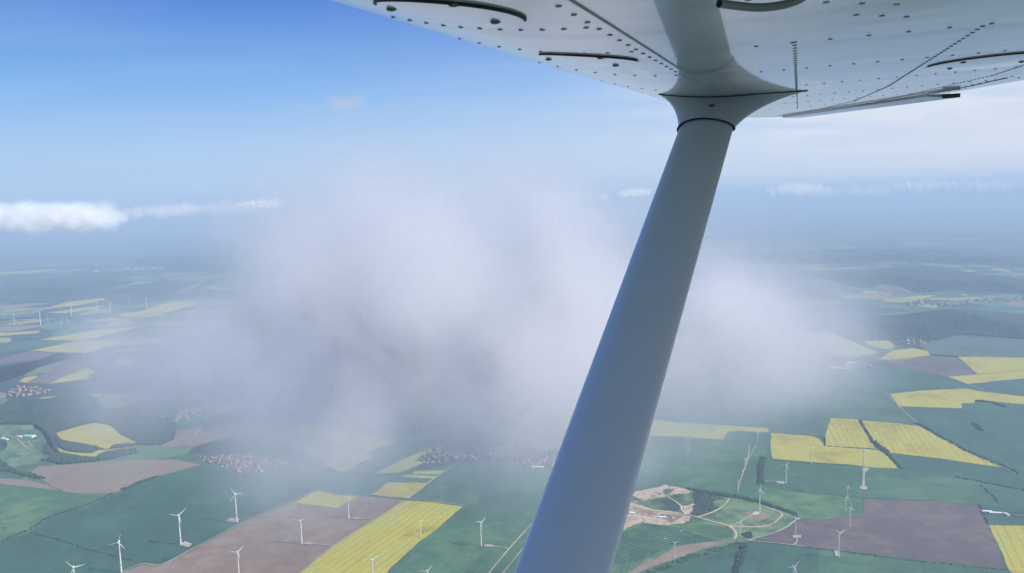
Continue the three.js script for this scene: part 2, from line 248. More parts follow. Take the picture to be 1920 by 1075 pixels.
field('soil_pale',[-6837,-10222,-6462,-10420,-6230,-10254,-6634,-10069,-6726,-10053],2.71,'second pinkish strip at the left edge behind the far turbines');

// ------------------------------------------------------------------ strips of crop too far to be told apart singly
{
  const bag = {};
  const tint = { rape: CROPS.rape[0], pale: CROPS.olive[0], soil_red: CROPS.soil_red[0], grass: CROPS.grass[0] };
  const strip = (kind, P) => (bag[kind] ??= []).push(sheet(P, GROUND + 0.5 + 0.015 * layer++, 0.1, 12, 900, layer));
strip('rape',[-12164,-18337,-11177,-18793,-10922,-19274,-10788,-17901,-11732,-17679]);
strip('rape',[-7595,-15520,-7430,-15759,-6971,-15315,-6894,-14933,-7274,-15094]);
strip('rape',[-6111,-14419,-6158,-15375,-5764,-15581,-5783,-14614]);
strip('rape',[-5510,-12940,-5459,-13964,-5356,-12926]);
strip('rape',[-5393,-12471,-5157,-12838,-5191,-12443]);
strip('rape',[-4494,-13562,-4451,-14148,-4118,-14114,-4118,-13514]);
strip('rape',[-5047,-12807,-5067,-13118,-4929,-13015,-4901,-12765]);
strip('rape',[-9933,-14939,-9390,-14562,-9533,-14328]);
strip('soil_red',[-4449,-11683,-4491,-12085,-4216,-12227,-4285,-11766]);
strip('soil_red',[-6186,-11939,-6232,-12370,-5930,-12397,-5940,-12028]);
strip('soil_red',[-5504,-15979,-5170,-16473,-4315,-15784,-4588,-15347]);
strip('rape',[4724,-17103,5106,-17366,5481,-17309,4943,-16809]);
strip('rape',[4530,-9079,4748,-9186,5041,-9239,4745,-8970,4496,-8946]);
strip('rape',[2378,-8362,2697,-8480,2504,-8248]);
strip('rape',[2871,-8454,3197,-8484,3042,-8312,2844,-8314]);
strip('rape',[5309,-9224,5462,-9221,5310,-9130]);
strip('pale',[4637,-18814,5296,-18613,4941,-18281]);
strip('pale',[6009,-17650,6666,-17445,6255,-17115]);
strip('pale',[6767,-16918,7173,-16974,6862,-16611]);
strip('pale',[9251,-21362,9986,-21414,9161,-20981]);
strip('pale',[11785,-21778,13049,-23102,13407,-23247,11869,-21461]);
strip('pale',[10033,-17029,10327,-16093,9890,-16131]);
strip('pale',[16075,-32907,18431,-36496,17091,-32175,15860,-31250]);
strip('pale',[18025,-29005,19786,-31015,20028,-29945,18559,-27742]);
strip('pale',[13982,-39051,14981,-41296,13993,-36542,12959,-35721]);
strip('pale',[8794,-34657,10280,-37050,9296,-34387]);
strip('pale',[21521,-35319,22875,-36410,21192,-33983]);
strip('soil_red',[5909,-12815,6464,-13668,6804,-13831,6336,-13067,6261,-12361,5937,-12551]);
strip('soil_red',[4262,-11074,4564,-11166,4445,-10443,4448,-9840,4324,-9668,4216,-9905,4227,-10461]);
strip('soil_red',[4554,-9917,4931,-10416,4980,-10012,4868,-9420,4651,-9579]);
strip('soil_red',[4425,-14241,4913,-14580,4632,-13943]);
strip('soil_red',[3077,-8037,3414,-8343,3643,-8364,3282,-8019]);
strip('pale',[-11146,-22179,-11067,-23584,-10801,-23012,-10693,-21849]);
strip('pale',[-7442,-15211,-7481,-15649,-7038,-15430,-6877,-14926]);
strip('pale',[-10640,-25909,-9681,-24967,-9644,-24180]);
strip('pale',[-6200,-14643,-6145,-15494,-5676,-15520,-5720,-14489]);
strip('pale',[-7129,-13569,-6772,-13949,-6745,-13457]);
strip('grass',[2991,-8998,3325,-9086,3815,-8712,3159,-8631]);
strip('grass',[3701,-7926,4550,-8152,4547,-7940,3891,-7625]);
strip('grass',[4116,-14589,4740,-13493,4509,-13195,4046,-13761]);
  const said = { rape: 'thin yellow strips of far rape fields towards the horizon', pale: 'thin pale strips of far fields towards the horizon', soil_red: 'reddish patches of far bare soil between the woods', grass: 'far light green meadows between the wooded ridges' };
  for (const k in bag) { const m = new THREE.Mesh(mergeGeometries(bag[k]), tint[k]); tag(m, 'far_fields', said[k], 'fields', null, 'stuff'); }
}

// ------------------------------------------------------------------ roads, tracks, gravel pads
const GRAVEL = crop([.36, .32, .26], .3, 0, 0, .1, 41), SANDY = crop([.48, .37, .26], .3, 0, 0, .1, 42);
function ribbon(P, w, y) {
  const pts = []; for (let i = 0; i < P.length; i += 2) pts.push(new THREE.Vector3(P[i], 0, P[i + 1]));
  const curve = new THREE.CatmullRomCurve3(pts, false, 'centripetal'), n = Math.max(4, Math.ceil(curve.getLength() / 25)), pos = [], uv = [], nor = [], idx = [];
  let d = 0, last = null;
  for (let k = 0; k <= n; k++) {
    const p = curve.getPoint(k / n), t = curve.getTangent(k / n), s = new THREE.Vector3(-t.z, 0, t.x).normalize(), ww = w / 2 * (0.85 + 0.3 * noise2(k * 0.7, 3, P[0]));
    if (last) d += p.distanceTo(last); last = p;
    for (const q of [-1, 1]) { pos.push(p.x + s.x * ww * q, y, p.z + s.z * ww * q); uv.push(d / 900, q * w / 1800); nor.push(0, 1, 0); }
    if (k) { const a = 2 * k - 2; idx.push(a, a + 1, a + 2, a + 1, a + 3, a + 2); }
  }
  const g = new THREE.BufferGeometry(); g.setAttribute('position', new THREE.Float32BufferAttribute(pos, 3)); g.setAttribute('normal', new THREE.Float32BufferAttribute(nor, 3)); g.setAttribute('uv', new THREE.Float32BufferAttribute(uv, 2)); g.setIndex(idx);
  return g;
}
const ROADTOP = GROUND + 3.0;
let roadLayer = 0;
function track(P, w, label, kind) { const m = new THREE.Mesh(ribbon(P, w, ROADTOP + 0.015 * roadLayer++), kind === 'sand' ? SANDY : GRAVEL); m.receiveShadow = true; tag(m, 'track', label, 'track', null, 'structure'); }
function pad(P, label) { const m = new THREE.Mesh(sheet(P, ROADTOP + 0.015 * roadLayer++, 0, 1, 900, 3), GRAVEL); m.receiveShadow = true; tag(m, 'gravel_pad', label, 'gravel pad', null, 'structure'); }
track([-477,-3250,-380,-3499,-281,-3727,-264,-3766],7,'straight gravel road running to the misty village','gravel');
track([-1400,-2576,-1401,-2641,-1358,-2697,-1289,-2685,-1225,-2811,-1104,-3065,-977,-3257,-899,-3376,-859,-3377],6,'pale field track between the dark green and ploughed fields','gravel');
track([-856,-3361,-792,-3324,-687,-3301,-633,-3304,-550,-3268,-470,-3246,-352,-3200,-221,-3150,-209,-3136],5,'thin track along the tops of the yellow fields','gravel');
track([-115,-2530,-42,-2722,47,-2944],6,'gravel track under the strut, left of two','gravel');
track([-67,-2526,15,-2740,96,-2957],4,'gravel track under the strut, right of two','gravel');
track([-131,-2755,-101,-2748,-62,-2741,-42,-2721],7,'gravel spur to the turbine left of the strut','gravel');
track([-580,-3036,-694,-2799,-765,-2592,-786,-2523],4,'edge track between ploughed and yellow field','gravel');
track([-660,-3048,-616,-3039,-580,-3031],5,'short spur to the turbine by the yellow field','gravel');
track([-794,-2824,-748,-2813,-694,-2797],5,'short spur to the turbine in the ploughed field','gravel');
track([1562,-3423,1506,-3303,1461,-3203],10,'gravel road below the tall turbine','gravel');
track([1080,-3320,1132,-3315],6,'short spur to the turbine above the sand pit','gravel');
track([501,-3057,560,-3031,642,-2998,699,-2956,748,-2907,797,-2863,803,-2791,784,-2747],9,'main sand track of the pit','sand');
track([699,-2956,773,-3003,832,-3064,873,-3134],7,'sand track climbing to the tree belt','sand');
track([801,-2861,875,-2922,927,-2972],8,'pale track to the round gravel pad','gravel');
track([801,-2856,849,-2850,938,-2852,1019,-2936,1032,-2967,993,-3034],8,'looping sand track at the right of the pit','sand');
track([660,-2986,654,-3034,659,-3078,621,-3191],7,'sand track from the crossing to the upper sand area','sand');
track([830,-2733,956,-2799,1010,-2842,1062,-2897,1085,-2916],7,'pale road along the mauve field corner','gravel');
track([830,-2733,875,-2718,977,-2684,1016,-2667],5,'pale road below the mauve field corner','gravel');
track([977,-2684,1001,-2713,1007,-2735],6,'short spur to the rectangular turbine pad','gravel');
track([-2954,-4435,-2851,-4361,-2731,-4227,-2612,-4101],8,'grey road in the left valley','gravel');
track([-2738,-4298,-2709,-4245,-2674,-4212],6,'short drive below the teal-roofed hall','gravel');
track([2375,-5324,2300,-4788,2163,-4093,2154,-3635,2185,-3300],6,'tree-lined road running diagonally at right','gravel');
track([2898,-5143,2903,-4922,2908,-4760],6,'farther piece of the diagonal road at right','gravel');
track([1022,-3459,1041,-3486,1053,-3515,1149,-3761],5,'faint gravel track linking the misty turbines','gravel');
track([939,-3240,1034,-3471,1106,-3633,1195,-3810],5,'faint gravel track past the three misty turbines','gravel');
track([-1790,-4155,-1811,-4292,-1853,-4506],8,'pale road in the left mist','gravel');
track([-1765,-4268,-1756,-4368,-1724,-4427],7,'second pale road in the left mist','gravel');
pad([-1291,-2846,-1280,-2880,-1241,-2853,-1243,-2823],'pale square gravel pad of the turbine in the dark green field');
pad([-1195,-3063,-1180,-3096,-1136,-3078,-1147,-3045],'pale gravel pad of the right turbine in the dark green field');
pad([-816,-2827,-797,-2838,-771,-2827,-787,-2811],'gravel pad in the ploughed field');
pad([-685,-3053,-656,-3060,-636,-3049,-659,-3039],'gravel pad beside the yellow field');
pad([-815,-2826,-797,-2838,-772,-2827,-787,-2813],'gravel pad at the left of the yellow field');
pad([-136,-2760,-121,-2769,-89,-2756,-114,-2746],'gravel pad left of the strut');
pad([915,-2965,927,-2985,942,-2993,952,-2983,941,-2963,924,-2953],'round gravel pad in the sand pit');
pad([1004,-2767,1034,-2763,1024,-2737,996,-2740],'rectangular gravel pad in the corner of the mauve field');
pad([1127,-3316,1164,-3310,1154,-3281,1126,-3287],'rectangular gravel pad above the sand pit');
pad([1099,-2628,1116,-2627,1101,-2585,1086,-2582],'gravel pad at the lower edge of the mauve field');
pad([1456,-3229,1484,-3221,1466,-3182,1442,-3190],'gravel pad at the lower end of the tall turbine road');
pad([1543,-3419,1582,-3450,1598,-3443,1561,-3395],'gravel pad under the tall turbine');
{
  const water = new THREE.MeshPhysicalMaterial({ roughness: 0.12 }); water.color.setRGB(.03, .05, .06);
  const m = new THREE.Mesh(sheet([-2907, -4608, -2807, -4517, -2675, -4342, -2542, -4131, -2440, -4025, -2412, -4023, -2495, -4127, -2623, -4296, -2722, -4432, -2826, -4564, -2898, -4625], ROADTOP, 0, 5), water);
  tag(m, 'river', 'narrow blue-grey river bending through the left valley', 'river', null, 'structure');
}

// ------------------------------------------------------------------ trees
function crownGeometry(seed, detail = 1) {
  const g = new THREE.IcosahedronGeometry(1, detail), p = g.attributes.position;
  for (let i = 0; i < p.count; i++) { const x = p.getX(i), y = p.getY(i), z = p.getZ(i), k = 0.72 + 0.5 * noise2(x * 2.1 + seed, y * 2.1 + z * 1.7, seed); p.setXYZ(i, x * k, (y * k + 0.75) * 0.75, z * k); }
  g.computeVertexNormals(); return g;
}
const CROWN = crownGeometry(3), LEAF = plain(.9, .9, .9, 0.95);
function inside(P, x, z) { let c = false; for (let i = 0, j = P.length - 2; i < P.length; j = i, i += 2) if ((P[i + 1] > z) !== (P[j + 1] > z) && x < (P[j] - P[i]) * (z - P[i + 1]) / (P[j + 1] - P[i + 1]) + P[i]) c = !c; return c; }
function edgeDistance(P, x, z) { let d = 1e9; for (let i = 0, j = P.length - 2; i < P.length; j = i, i += 2) { const ax = P[j], az = P[j + 1], bx = P[i] - ax, bz = P[i + 1] - az, t = clamp(((x - ax) * bx + (z - az) * bz) / (bx * bx + bz * bz), 0, 1); d = Math.min(d, Math.hypot(x - ax - bx * t, z - az - bz * t)); } return d; }
function grow(spots, name, label, category) {      // crowns standing so close that nobody could count them
  const m = new THREE.InstancedMesh(CROWN, LEAF, spots.length), M = new THREE.Matrix4(), q = new THREE.Quaternion(), up = new THREE.Vector3(0, 1, 0), c = new THREE.Color();
  spots.forEach(([x, z, w, h, y, t], i) => {
    M.compose(new THREE.Vector3(x, GROUND + (y || 0), z), q.setFromAxisAngle(up, hash(i, 3, 7) * 6.28), new THREE.Vector3(w, h, w)); m.setMatrixAt(i, M);
    const k = 0.55 + 1.0 * hash(i, 5, 1), s = noise2(x / 90, z / 90, 77); c.setRGB(.014 * k * (0.8 + s * 0.7), .040 * k * (0.85 + s * 0.4), .027 * k); m.setColorAt(i, c);
  });
  m.castShadow = m.receiveShadow = true;
  return tag(m, name, label, category, null, 'stuff');
}
function wood(P, dens, h, label) {
  let x0 = 1e9, x1 = -1e9, z0 = 1e9, z1 = -1e9; for (let i = 0; i < P.length; i += 2) { x0 = Math.min(x0, P[i]); x1 = Math.max(x1, P[i]); z0 = Math.min(z0, P[i + 1]); z1 = Math.max(z1, P[i + 1]); }
  const step = 9.5 / Math.sqrt(dens) * (h / 14) ** 0.5, r = rng(P[0] * 7 + P[1]), spots = [], mound = h > 16 ? 70 : 0;
  for (let x = x0; x < x1; x += step) for (let z = z0; z < z1; z += step) {
    const a = x + (r() - 0.5) * step * 1.1, b = z + (r() - 0.5) * step * 1.1; if (!inside(P, a, b)) continue;
    const k = noise2(a / 140, b / 140, 9); if (dens < 0.6 && h < 14 && k < 0.4) continue;
    const s = 0.7 + 0.6 * r(), y = mound ? mound * ease(clamp(edgeDistance(P, a, b) / 420, 0, 1)) * (0.6 + 0.7 * noise2(a / 600, b / 600, 4)) : 0;
    spots.push([a, b, step * 0.72 * s, h * (0.42 + 0.25 * r() + 0.14 * k), y]);
  }
  grow(spots, 'wood', label, 'wood');
}
function hedge(P, w, h, label, dens) {
  const r = rng(P[0] * 3 + P[1]), spots = [];
  for (let i = 0; i + 3 < P.length; i += 2) {
    const L = Math.hypot(P[i + 2] - P[i], P[i + 3] - P[i + 1]), n = Math.ceil(L * w / 34 * dens), ux = (P[i + 3] - P[i + 1]) / L, uz = -(P[i + 2] - P[i]) / L;
    for (let k = 0; k < n; k++) { const t = r(), o = (r() - 0.5) * w, s = 0.6 + 0.8 * r(); spots.push([lerp(P[i], P[i + 2], t) + ux * o, lerp(P[i + 1], P[i + 3], t) + uz * o, clamp(h * 0.55, 1.5, 4.5) * s, h * 0.62 * s]); }
  }
  grow(spots, 'hedge', label, 'hedge');
}
wood([-1509,-4241,-1328,-4107,-1134,-3980,-1006,-3815,-951,-3715,-850,-3610,-1023,-3716,-1156,-3823,-1256,-3872,-1376,-3911,-1521,-4109],1,14,'dark tree belt running down behind the red-roofed village');
wood([-3492,-5162,-3460,-5158,-3409,-5313,-3206,-5287,-3112,-5376,-3001,-5368,-2902,-5310,-2657,-4952,-2505,-5001,-2366,-5115,-2223,-5008,-1906,-4262,-1937,-4146,-2071,-4160,-2109,-4232,-2261,-4382,-2353,-4497,-2445,-4603,-2572,-4669,-2644,-4606,-2688,-4460,-2558,-4210,-2646,-4339,-2815,-4552,-2937,-4658,-3024,-4691,-3197,-4711],0.8,15,'wide dark wood on the valley slope at the left');
wood([-2632,-4369,-2553,-4285,-2365,-4186,-2281,-4147,-2249,-4102,-2264,-4052,-2349,-4069,-2466,-4133],1.2,14,'wood between the rounded rape field and its yellow crescent');
wood([-2197,-4116,-2195,-4157,-2142,-4183,-2092,-4191,-2070,-4150,-2143,-4125],1,13,'narrow wood at the right of the yellow crescent');
wood([-2590,-4213,-2453,-4048,-2422,-4054,-2350,-4020,-2249,-3971,-2195,-3966,-2184,-4044,-2048,-4110,-2006,-4022,-2101,-3926,-2249,-3889,-2340,-3872,-2436,-3941,-2449,-4012,-2526,-4074,-2612,-4215],0.9,13,'tree belt along the river bend below the yellow crescent');
wood([-2713,-3967,-2683,-3956,-2488,-3780,-2372,-3722,-2261,-3652,-2337,-3666,-2504,-3763,-2614,-3816],1,14,'dark wood at the left edge above the pale bare strip');
wood([-2621,-3993,-2534,-4038,-2436,-3941,-2463,-3901,-2525,-3848,-2594,-3905],0.5,12,'scattered wood below the valley road');
wood([-2978,-4374,-2869,-4301,-2795,-4176,-2800,-4101],0.7,12,'wood at the left edge of the valley');
wood([2249,-7362,2430,-7510,3026,-7644,3892,-7799,4356,-7911,4567,-7515,4621,-6948,4742,-6811,4429,-6357,4194,-6400,3858,-6682,3566,-6465,3237,-6477,2926,-6533,2847,-6747,2888,-6973,2545,-7072,2270,-7014],0.5,18,'long dark wooded ridge behind the yellow fields at right');
wood([746,-3229,864,-3135,831,-3075,772,-3014,711,-2971,681,-2984,721,-3084],0.3,5,'scrub wood inside the sand pit bend');
wood([474,-3162,544,-3133,620,-3161,659,-3078,635,-3025,572,-3052,517,-3101],0.2,4,'bushes between the two bare sand areas');
wood([710,-3278,787,-3231,937,-3158,1007,-3077,1092,-2967,1081,-2937,1042,-3003,999,-3050,935,-3123,858,-3159,780,-3201],1.1,9,'dark tree belt along the far side of the sand pit');
wood([824,-2790,861,-2810,851,-2751,833,-2757],1.2,8,'dark pond-side copse at the track corner of the sand pit');
wood([412,-2513,562,-2613,732,-2696,826,-2733,821,-2717,726,-2676,556,-2585,431,-2501],0.22,5,'open rows of young trees below the solar park');
wood([3492,-13773,4073,-12811,4305,-11471,3913,-9295,3680,-8997,3238,-9471,2969,-9937,3196,-11831],0.18,17,'dark wooded hill right of the strut below the far fields');
wood([4676,-11787,5646,-12244,6936,-12461,6784,-11219,6822,-10150,6057,-9004,5791,-9566,5345,-9589,4960,-9554,5078,-10209,5011,-10586,4578,-10128,4517,-10614],0.12,17,'long wooded ridge above the valley town at far right');
wood([4711,-16983,6076,-16626,7480,-16237,8563,-15398,9157,-14052,8889,-13249,8264,-12312,7282,-13086,6619,-13998,6033,-13802,5105,-13966,4393,-14940],0.045,17,'far dark forest band on the right below the horizon');
wood([-9541,-14567,-9678,-15410,-8964,-15527,-7642,-15275,-7030,-14423,-6908,-12974,-7195,-12328,-8033,-12667,-7930,-12074],0.06,17,'dark forest band at far left behind the wind farm');
wood([-10420,-20905,-10397,-22901,-8299,-22667,-6098,-20287,-4813,-16197,-5873,-15971,-7219,-16648,-8100,-18330],0.022,17,'far dark forest band at left beside the big cloud');
hedge([-2022,-2934,-1975,-3051,-1971,-3178,-1887,-3286,-1833,-3423],14,5,'long hedge along the light green striped field at left',1);
hedge([-1805,-3465,-1774,-3553,-1728,-3638],24,8,'tree row along the pale bare field',1);
hedge([-1957,-3015,-1806,-2942,-1641,-2844,-1499,-2774,-1386,-2716],9,4,'thin dark hedge crossing the large dark green field',1);
hedge([1055,-3295,1101,-3451,1176,-3642],22,8,'dark hedge line right of the misty turbines',1.3);
hedge([805,-2698,765,-2609,715,-2492,672,-2392],22,9,'dark tree line between two dark green fields at the bottom',1);
hedge([1889,-4201,1782,-3815,1768,-3628,1730,-3428],14,7,'dark diagonal hedge between two yellow fields',1);
hedge([1790,-3830,1789,-3733,1779,-3651],22,9,'thick part of the dark diagonal hedge',1);
hedge([2162,-4112,2152,-3877,2154,-3635,2190,-3390,2193,-3312],16,8,'row of trees along the road at right',1);
hedge([1591,-3936,1529,-3782,1644,-3739,1745,-3703],9,4,'thin hedge below the square yellow field',1);
hedge([1207,-3606,1380,-3538,1536,-3490],7,3,'thin hedge below the yellow field with two turbines',1);
hedge([1179,-3185,1412,-3095,1669,-3045,1820,-2988],5,2.5,'thin hedge above the large mauve field',0.6);
hedge([863,-2734,991,-2674,1138,-2620,1324,-2539,1388,-2522,1599,-2451],8,3.5,'hedge below the large mauve field at lower right',1);
hedge([1826,-2994,1787,-2899,1749,-2810],9,5,'hedge at the right side of the large mauve field',1);
hedge([1905,-3308,2051,-3164,2175,-3068],12,6,'tree row at the right edge above the white farm buildings',1);
hedge([1953,-3198,1928,-3054,1896,-2988],8,5,'short diagonal hedge near the white farm buildings',1);
hedge([2720,-4526,2786,-4481,2797,-4367],20,9,'copse strip at the right edge below the striped yellow field',1);
hedge([3185,-5852,3302,-5763],14,9,'dark trees at the top of the mauve field at right',1);
hedge([2445,-4080,2402,-3937],20,9,'small dark tree row inside the dark green field at right',1);
hedge([-1104,-3065,-1083,-3112,-978,-3261],6,3,'bushes along the gravel track by the ploughed field',0.25);
hedge([-835,-3608,-738,-3570,-616,-3551],10,7,'trees along the foot of the striped yellow field',0.7);
hedge([-904,-4150,-846,-4144],26,8,'dark tree clump inside the yellow field under the cloud',1.2);
hedge([-811,-3958,-786,-3945],20,7,'smaller dark tree clump inside the yellow field under the cloud',1.2);
hedge([-632,-3300,-551,-3273,-470,-3241],8,4,'bushes along the track between brown and yellow fields',0.5);
hedge([-680,-3574,-562,-3568,-468,-3629],9,6,'tree row below the faint yellow field',1);
hedge([-3831,-6179,-3775,-6187],22,9,'dark copse above the small bright yellow field',1.2);
function tree(x, z, h, label) {
  const g = new THREE.Group(); g.position.set(x, GROUND, z);
  part(g, 'trunk', new THREE.CylinderGeometry(h * 0.02, h * 0.035, h * 0.4, 7).translate(0, h * 0.2, 0), plain(.09, .065, .045));
  const bits = [], r = rng(x + z); for (let k = 0; k < 26; k++) { const a = r() * 6.28, d = Math.sqrt(r()) * h * 0.3, y = h * (0.3 + 0.55 * r()); bits.push(crownGeometry(k + 1, 1).scale(h * 0.13, h * 0.13, h * 0.13).translate(Math.cos(a) * d * (1.2 - y / h), y, Math.sin(a) * d * (1.2 - y / h))); }
  part(g, 'crown', mergeGeometries(bits), plain(.03, .07, .032, 0.95));
  tag(g, 'tree', label, 'tree');
}
tree(-639, -3219, 9, 'lone tree in the ploughed field near the small yellow field');
tree(-1088, -3109, 9, 'lone bush by the track below the right turbine of the dark green field');
tree(-1292, -2730, 9, 'lone bush by the track at the bottom of the dark green field');
tree(-2083, -3055, 12, 'lone tree in the light green striped field at the left edge');
tree(1198, -3200, 10, 'lone tree by the thin hedge above the sand pit');
tree(863, -3001, 6, 'small lone tree inside the sand pit');

// ------------------------------------------------------------------ wind turbines, one unit is the hub height
const WHITE = plain(.62, .62, .62, 0.45), RED = plain(.45, .05, .04, 0.5), GREYW = plain(.6, .61, .62, 0.45);
function bladeGeometry(r0, r1) {
  const n = 10, ring = 8, P = [], I = [];
  for (let i = 0; i <= n; i++) {
    const t = lerp(r0, r1, i / n), q = t / 0.335, c = q < 0.18 ? lerp(0.014, 0.029, smooth(q, 0.02, 0.18)) : lerp(0.029, 0.006, (q - 0.18) / 0.82), th = c * lerp(0.75, 0.16, smooth(q, 0, 0.3)), tw = lerp(0.35, 0.02, q);
    for (let k = 0; k < ring; k++) { const a = k / ring * 2 * Math.PI, x = Math.cos(a) * c / 2 - c * 0.16 * smooth(q, 0, .2), z = Math.sin(a) * th / 2; P.push(x * Math.cos(tw) - z * Math.sin(tw), t, x * Math.sin(tw) + z * Math.cos(tw)); }
    if (i) for (let k = 0; k < ring; k++) { const a = (i - 1) * ring + k, b = (i - 1) * ring + (k + 1) % ring; I.push(a, a + ring, b, b, a + ring, b + ring); }
  }
  const last = n * ring; for (let k = 1; k < ring - 1; k++) { I.push(last, last + k + 1, last + k); I.push(0, k, k + 1); }
  const g = new THREE.BufferGeometry(); g.setAttribute('position', new THREE.Float32BufferAttribute(P, 3)); g.setIndex(I); g.computeVertexNormals(); return g;
}
const TOWER = new THREE.LatheGeometry([[0.030, 0], [0.027, 0.02], [0.023, 0.3], [0.019, 0.7], [0.0145, 0.985], [0.002, 0.987]].map((p) => new THREE.Vector2(...p)), 18);
const BAND = new THREE.CylinderGeometry(0.0248, 0.0252, 0.03, 18, 1, true).translate(0, 0.24, 0);
const NACELLE = new RoundedBoxGeometry(0.038, 0.042, 0.12, 3, 0.012).translate(0, 1.004, -0.012);
const HUB = new THREE.SphereGeometry(0.022, 14, 10).scale(1, 1, 1.35).translate(0, 1.004, 0.062);
const BLADE = bladeGeometry(0.012, 0.285), TIP = bladeGeometry(0.2855, 0.335), BLADE_WHOLE = bladeGeometry(0.012, 0.335);
const protos = [0, 1, 2].map((kind) => {
  const g = new THREE.Group(); part(g, 'tower', TOWER, kind === 2 ? WHITE : WHITE);
  if (kind === 1) part(g.children[0], 'red_band', BAND, RED, 'red band round the tower');
  part(g, 'nacelle', NACELLE, GREYW); part(g, 'hub', HUB, WHITE);
  for (let k = 0; k < 3; k++) { const b = part(g, 'blade', kind === 2 ? BLADE_WHOLE : BLADE, WHITE); if (kind !== 2) part(b, 'blade_tip', TIP, RED, 'red blade tip'); }
  return g;
});
let wind = 0;
function turbine(x, z, hub, phase, label, kind, group) {
  const g = protos[kind].clone(); g.position.set(x, GROUND + 0.5, z); g.scale.setScalar(hub); g.rotation.y = 0.42 + 0.6 * (hash(wind, 2, 9) - 0.5); wind++;
  let k = 0; for (const c of g.children) if (c.name === 'blade') { c.position.set(0, 1.004, 0.066); c.rotation.z = -(phase + 120 * k++) * Math.PI / 180; }
  tag(g, 'wind_turbine', label, 'wind turbine', group);
}
turbine(-1405,-2639,112,20,'white turbine with red tower band nearest the lower left corner',1);
turbine(-1287,-2857,116,50,'white turbine with red tower band on a pale square pad in the dark green field',1);
turbine(-1143,-3057,118,95,'white turbine with red tower band at the far right of the dark green field',1);
turbine(-820,-2829,91,55,'white turbine in the middle of the brown ploughed field',0);
turbine(-969,-2576,91,50,'white turbine at the bottom edge of the brown ploughed field',0);
turbine(-1463,-2456,110,85,'top of a white turbine at the bottom left edge of the dark green field',1);
turbine(-689,-3054,91,40,'white turbine rising in front of the small yellow field',0);
turbine(-376,-2861,58,75,'small white turbine standing in the big yellow field',0);
turbine(-143,-2762,90,57,'white turbine at the end of the forked gravel spur left of the strut',0);
turbine(-494,-2496,85,60,'white turbine at the bottom edge before the big yellow field',0);
turbine(-301,-2404,85,45,'top of a white turbine at the bottom edge left of the strut',0);
turbine(537,-2611,58,70,'white turbine in front of the solar panel rows',0);
turbine(812,-2769,56,35,'white turbine at the sand track bend right of the strut',0);
turbine(954,-2993,89,10,'white turbine beside the round gravel pad in the sand pit',0);
turbine(1017,-2775,62,100,'white turbine at the rectangular pad in the corner of the mauve field',0);
turbine(1095,-2581,88,70,'white turbine at the lower edge of the large mauve field with red blade tip',0);
turbine(858,-2353,85,40,'top of a white turbine at the bottom edge right of the dark tree line',0);
turbine(1239,-2824,74,5,'white turbine inside the left part of the large mauve field',0);
turbine(1345,-3091,52,10,'small turbine above the mauve field, farther of a close pair',0);
turbine(1286,-2971,56,95,'small turbine above the mauve field, nearer of a close pair',0);
turbine(1557,-3417,94,90,'tall white turbine in front of the yellow field at the head of a gravel road',0);
turbine(1164,-3294,82,35,'white turbine with a rectangular pad above the sand pit',0);
turbine(934,-3217,48,60,'nearest turbine of three in the misty field right of the strut',0);
turbine(1041,-3478,51,65,'middle turbine of three in the misty field right of the strut',0);
turbine(1107,-3639,57,30,'farthest turbine of three in the misty field right of the strut',0);
turbine(1215,-3850,56,60,'faint turbine at the right tip of the pale yellow field',0);
turbine(1363,-3531,78,90,'slender turbine in front of the left part of the yellow field',0);
turbine(921,-3983,50,30,'very faint turbine inside the pale yellow field by the strut',0);
turbine(846,-3774,58,60,'very faint turbine below the pale yellow field by the strut',0);
turbine(-5863,-9137,136,0,'white turbine in the far wind farm at left among yellow strips',2,'turbines of the far wind farm at left');
turbine(-5536,-9100,160,47,'white turbine in the far wind farm at left among yellow strips',2,'turbines of the far wind farm at left');
turbine(-5516,-9218,72,94,'white turbine in the far wind farm at left among yellow strips',2,'turbines of the far wind farm at left');
turbine(-5257,-9044,70,21,'white turbine in the far wind farm at left among yellow strips',2,'turbines of the far wind farm at left');
turbine(-5290,-9218,69,68,'white turbine in the far wind farm at left among yellow strips',2,'turbines of the far wind farm at left');
turbine(-5559,-9799,164,115,'white turbine in the far wind farm at left among yellow strips',2,'turbines of the far wind farm at left');
turbine(-5558,-10066,39,42,'white turbine in the far wind farm at left among yellow strips',2,'turbines of the far wind farm at left');
turbine(-4984,-9139,54,89,'white turbine in the far wind farm at left among yellow strips',2,'turbines of the far wind farm at left');
turbine(-5482,-10273,114,16,'white turbine in the far wind farm at left among yellow strips',2,'turbines of the far wind farm at left');
turbine(-4921,-9329,60,63,'white turbine in the far wind farm at left among yellow strips',2,'turbines of the far wind farm at left');
turbine(-5401,-10255,42,110,'white turbine in the far wind farm at left among yellow strips',2,'turbines of the far wind farm at left');
turbine(-5177,-10017,136,37,'white turbine in the far wind farm at left among yellow strips',2,'turbines of the far wind farm at left');
turbine(-4755,-9184,64,84,'white turbine in the far wind farm at left among yellow strips',2,'turbines of the far wind farm at left');
turbine(-5355,-10438,43,11,'white turbine in the far wind farm at left among yellow strips',2,'turbines of the far wind farm at left');
turbine(-5135,-10446,121,58,'white turbine in the far wind farm at left among yellow strips',2,'turbines of the far wind farm at left');
turbine(-4553,-9252,60,105,'white turbine in the far wind farm at left among yellow strips',2,'turbines of the far wind farm at left');
turbine(-5120,-10542,54,32,'white turbine in the far wind farm at left among yellow strips',2,'turbines of the far wind farm at left');
turbine(-5108,-10580,49,79,'white turbine in the far wind farm at left among yellow strips',2,'turbines of the far wind farm at left');
turbine(-4831,-10277,138,6,'white turbine in the far wind farm at left among yellow strips',2,'turbines of the far wind farm at left');
turbine(-4798,-10466,86,53,'white turbine in the far wind farm at left among yellow strips',2,'turbines of the far wind farm at left');
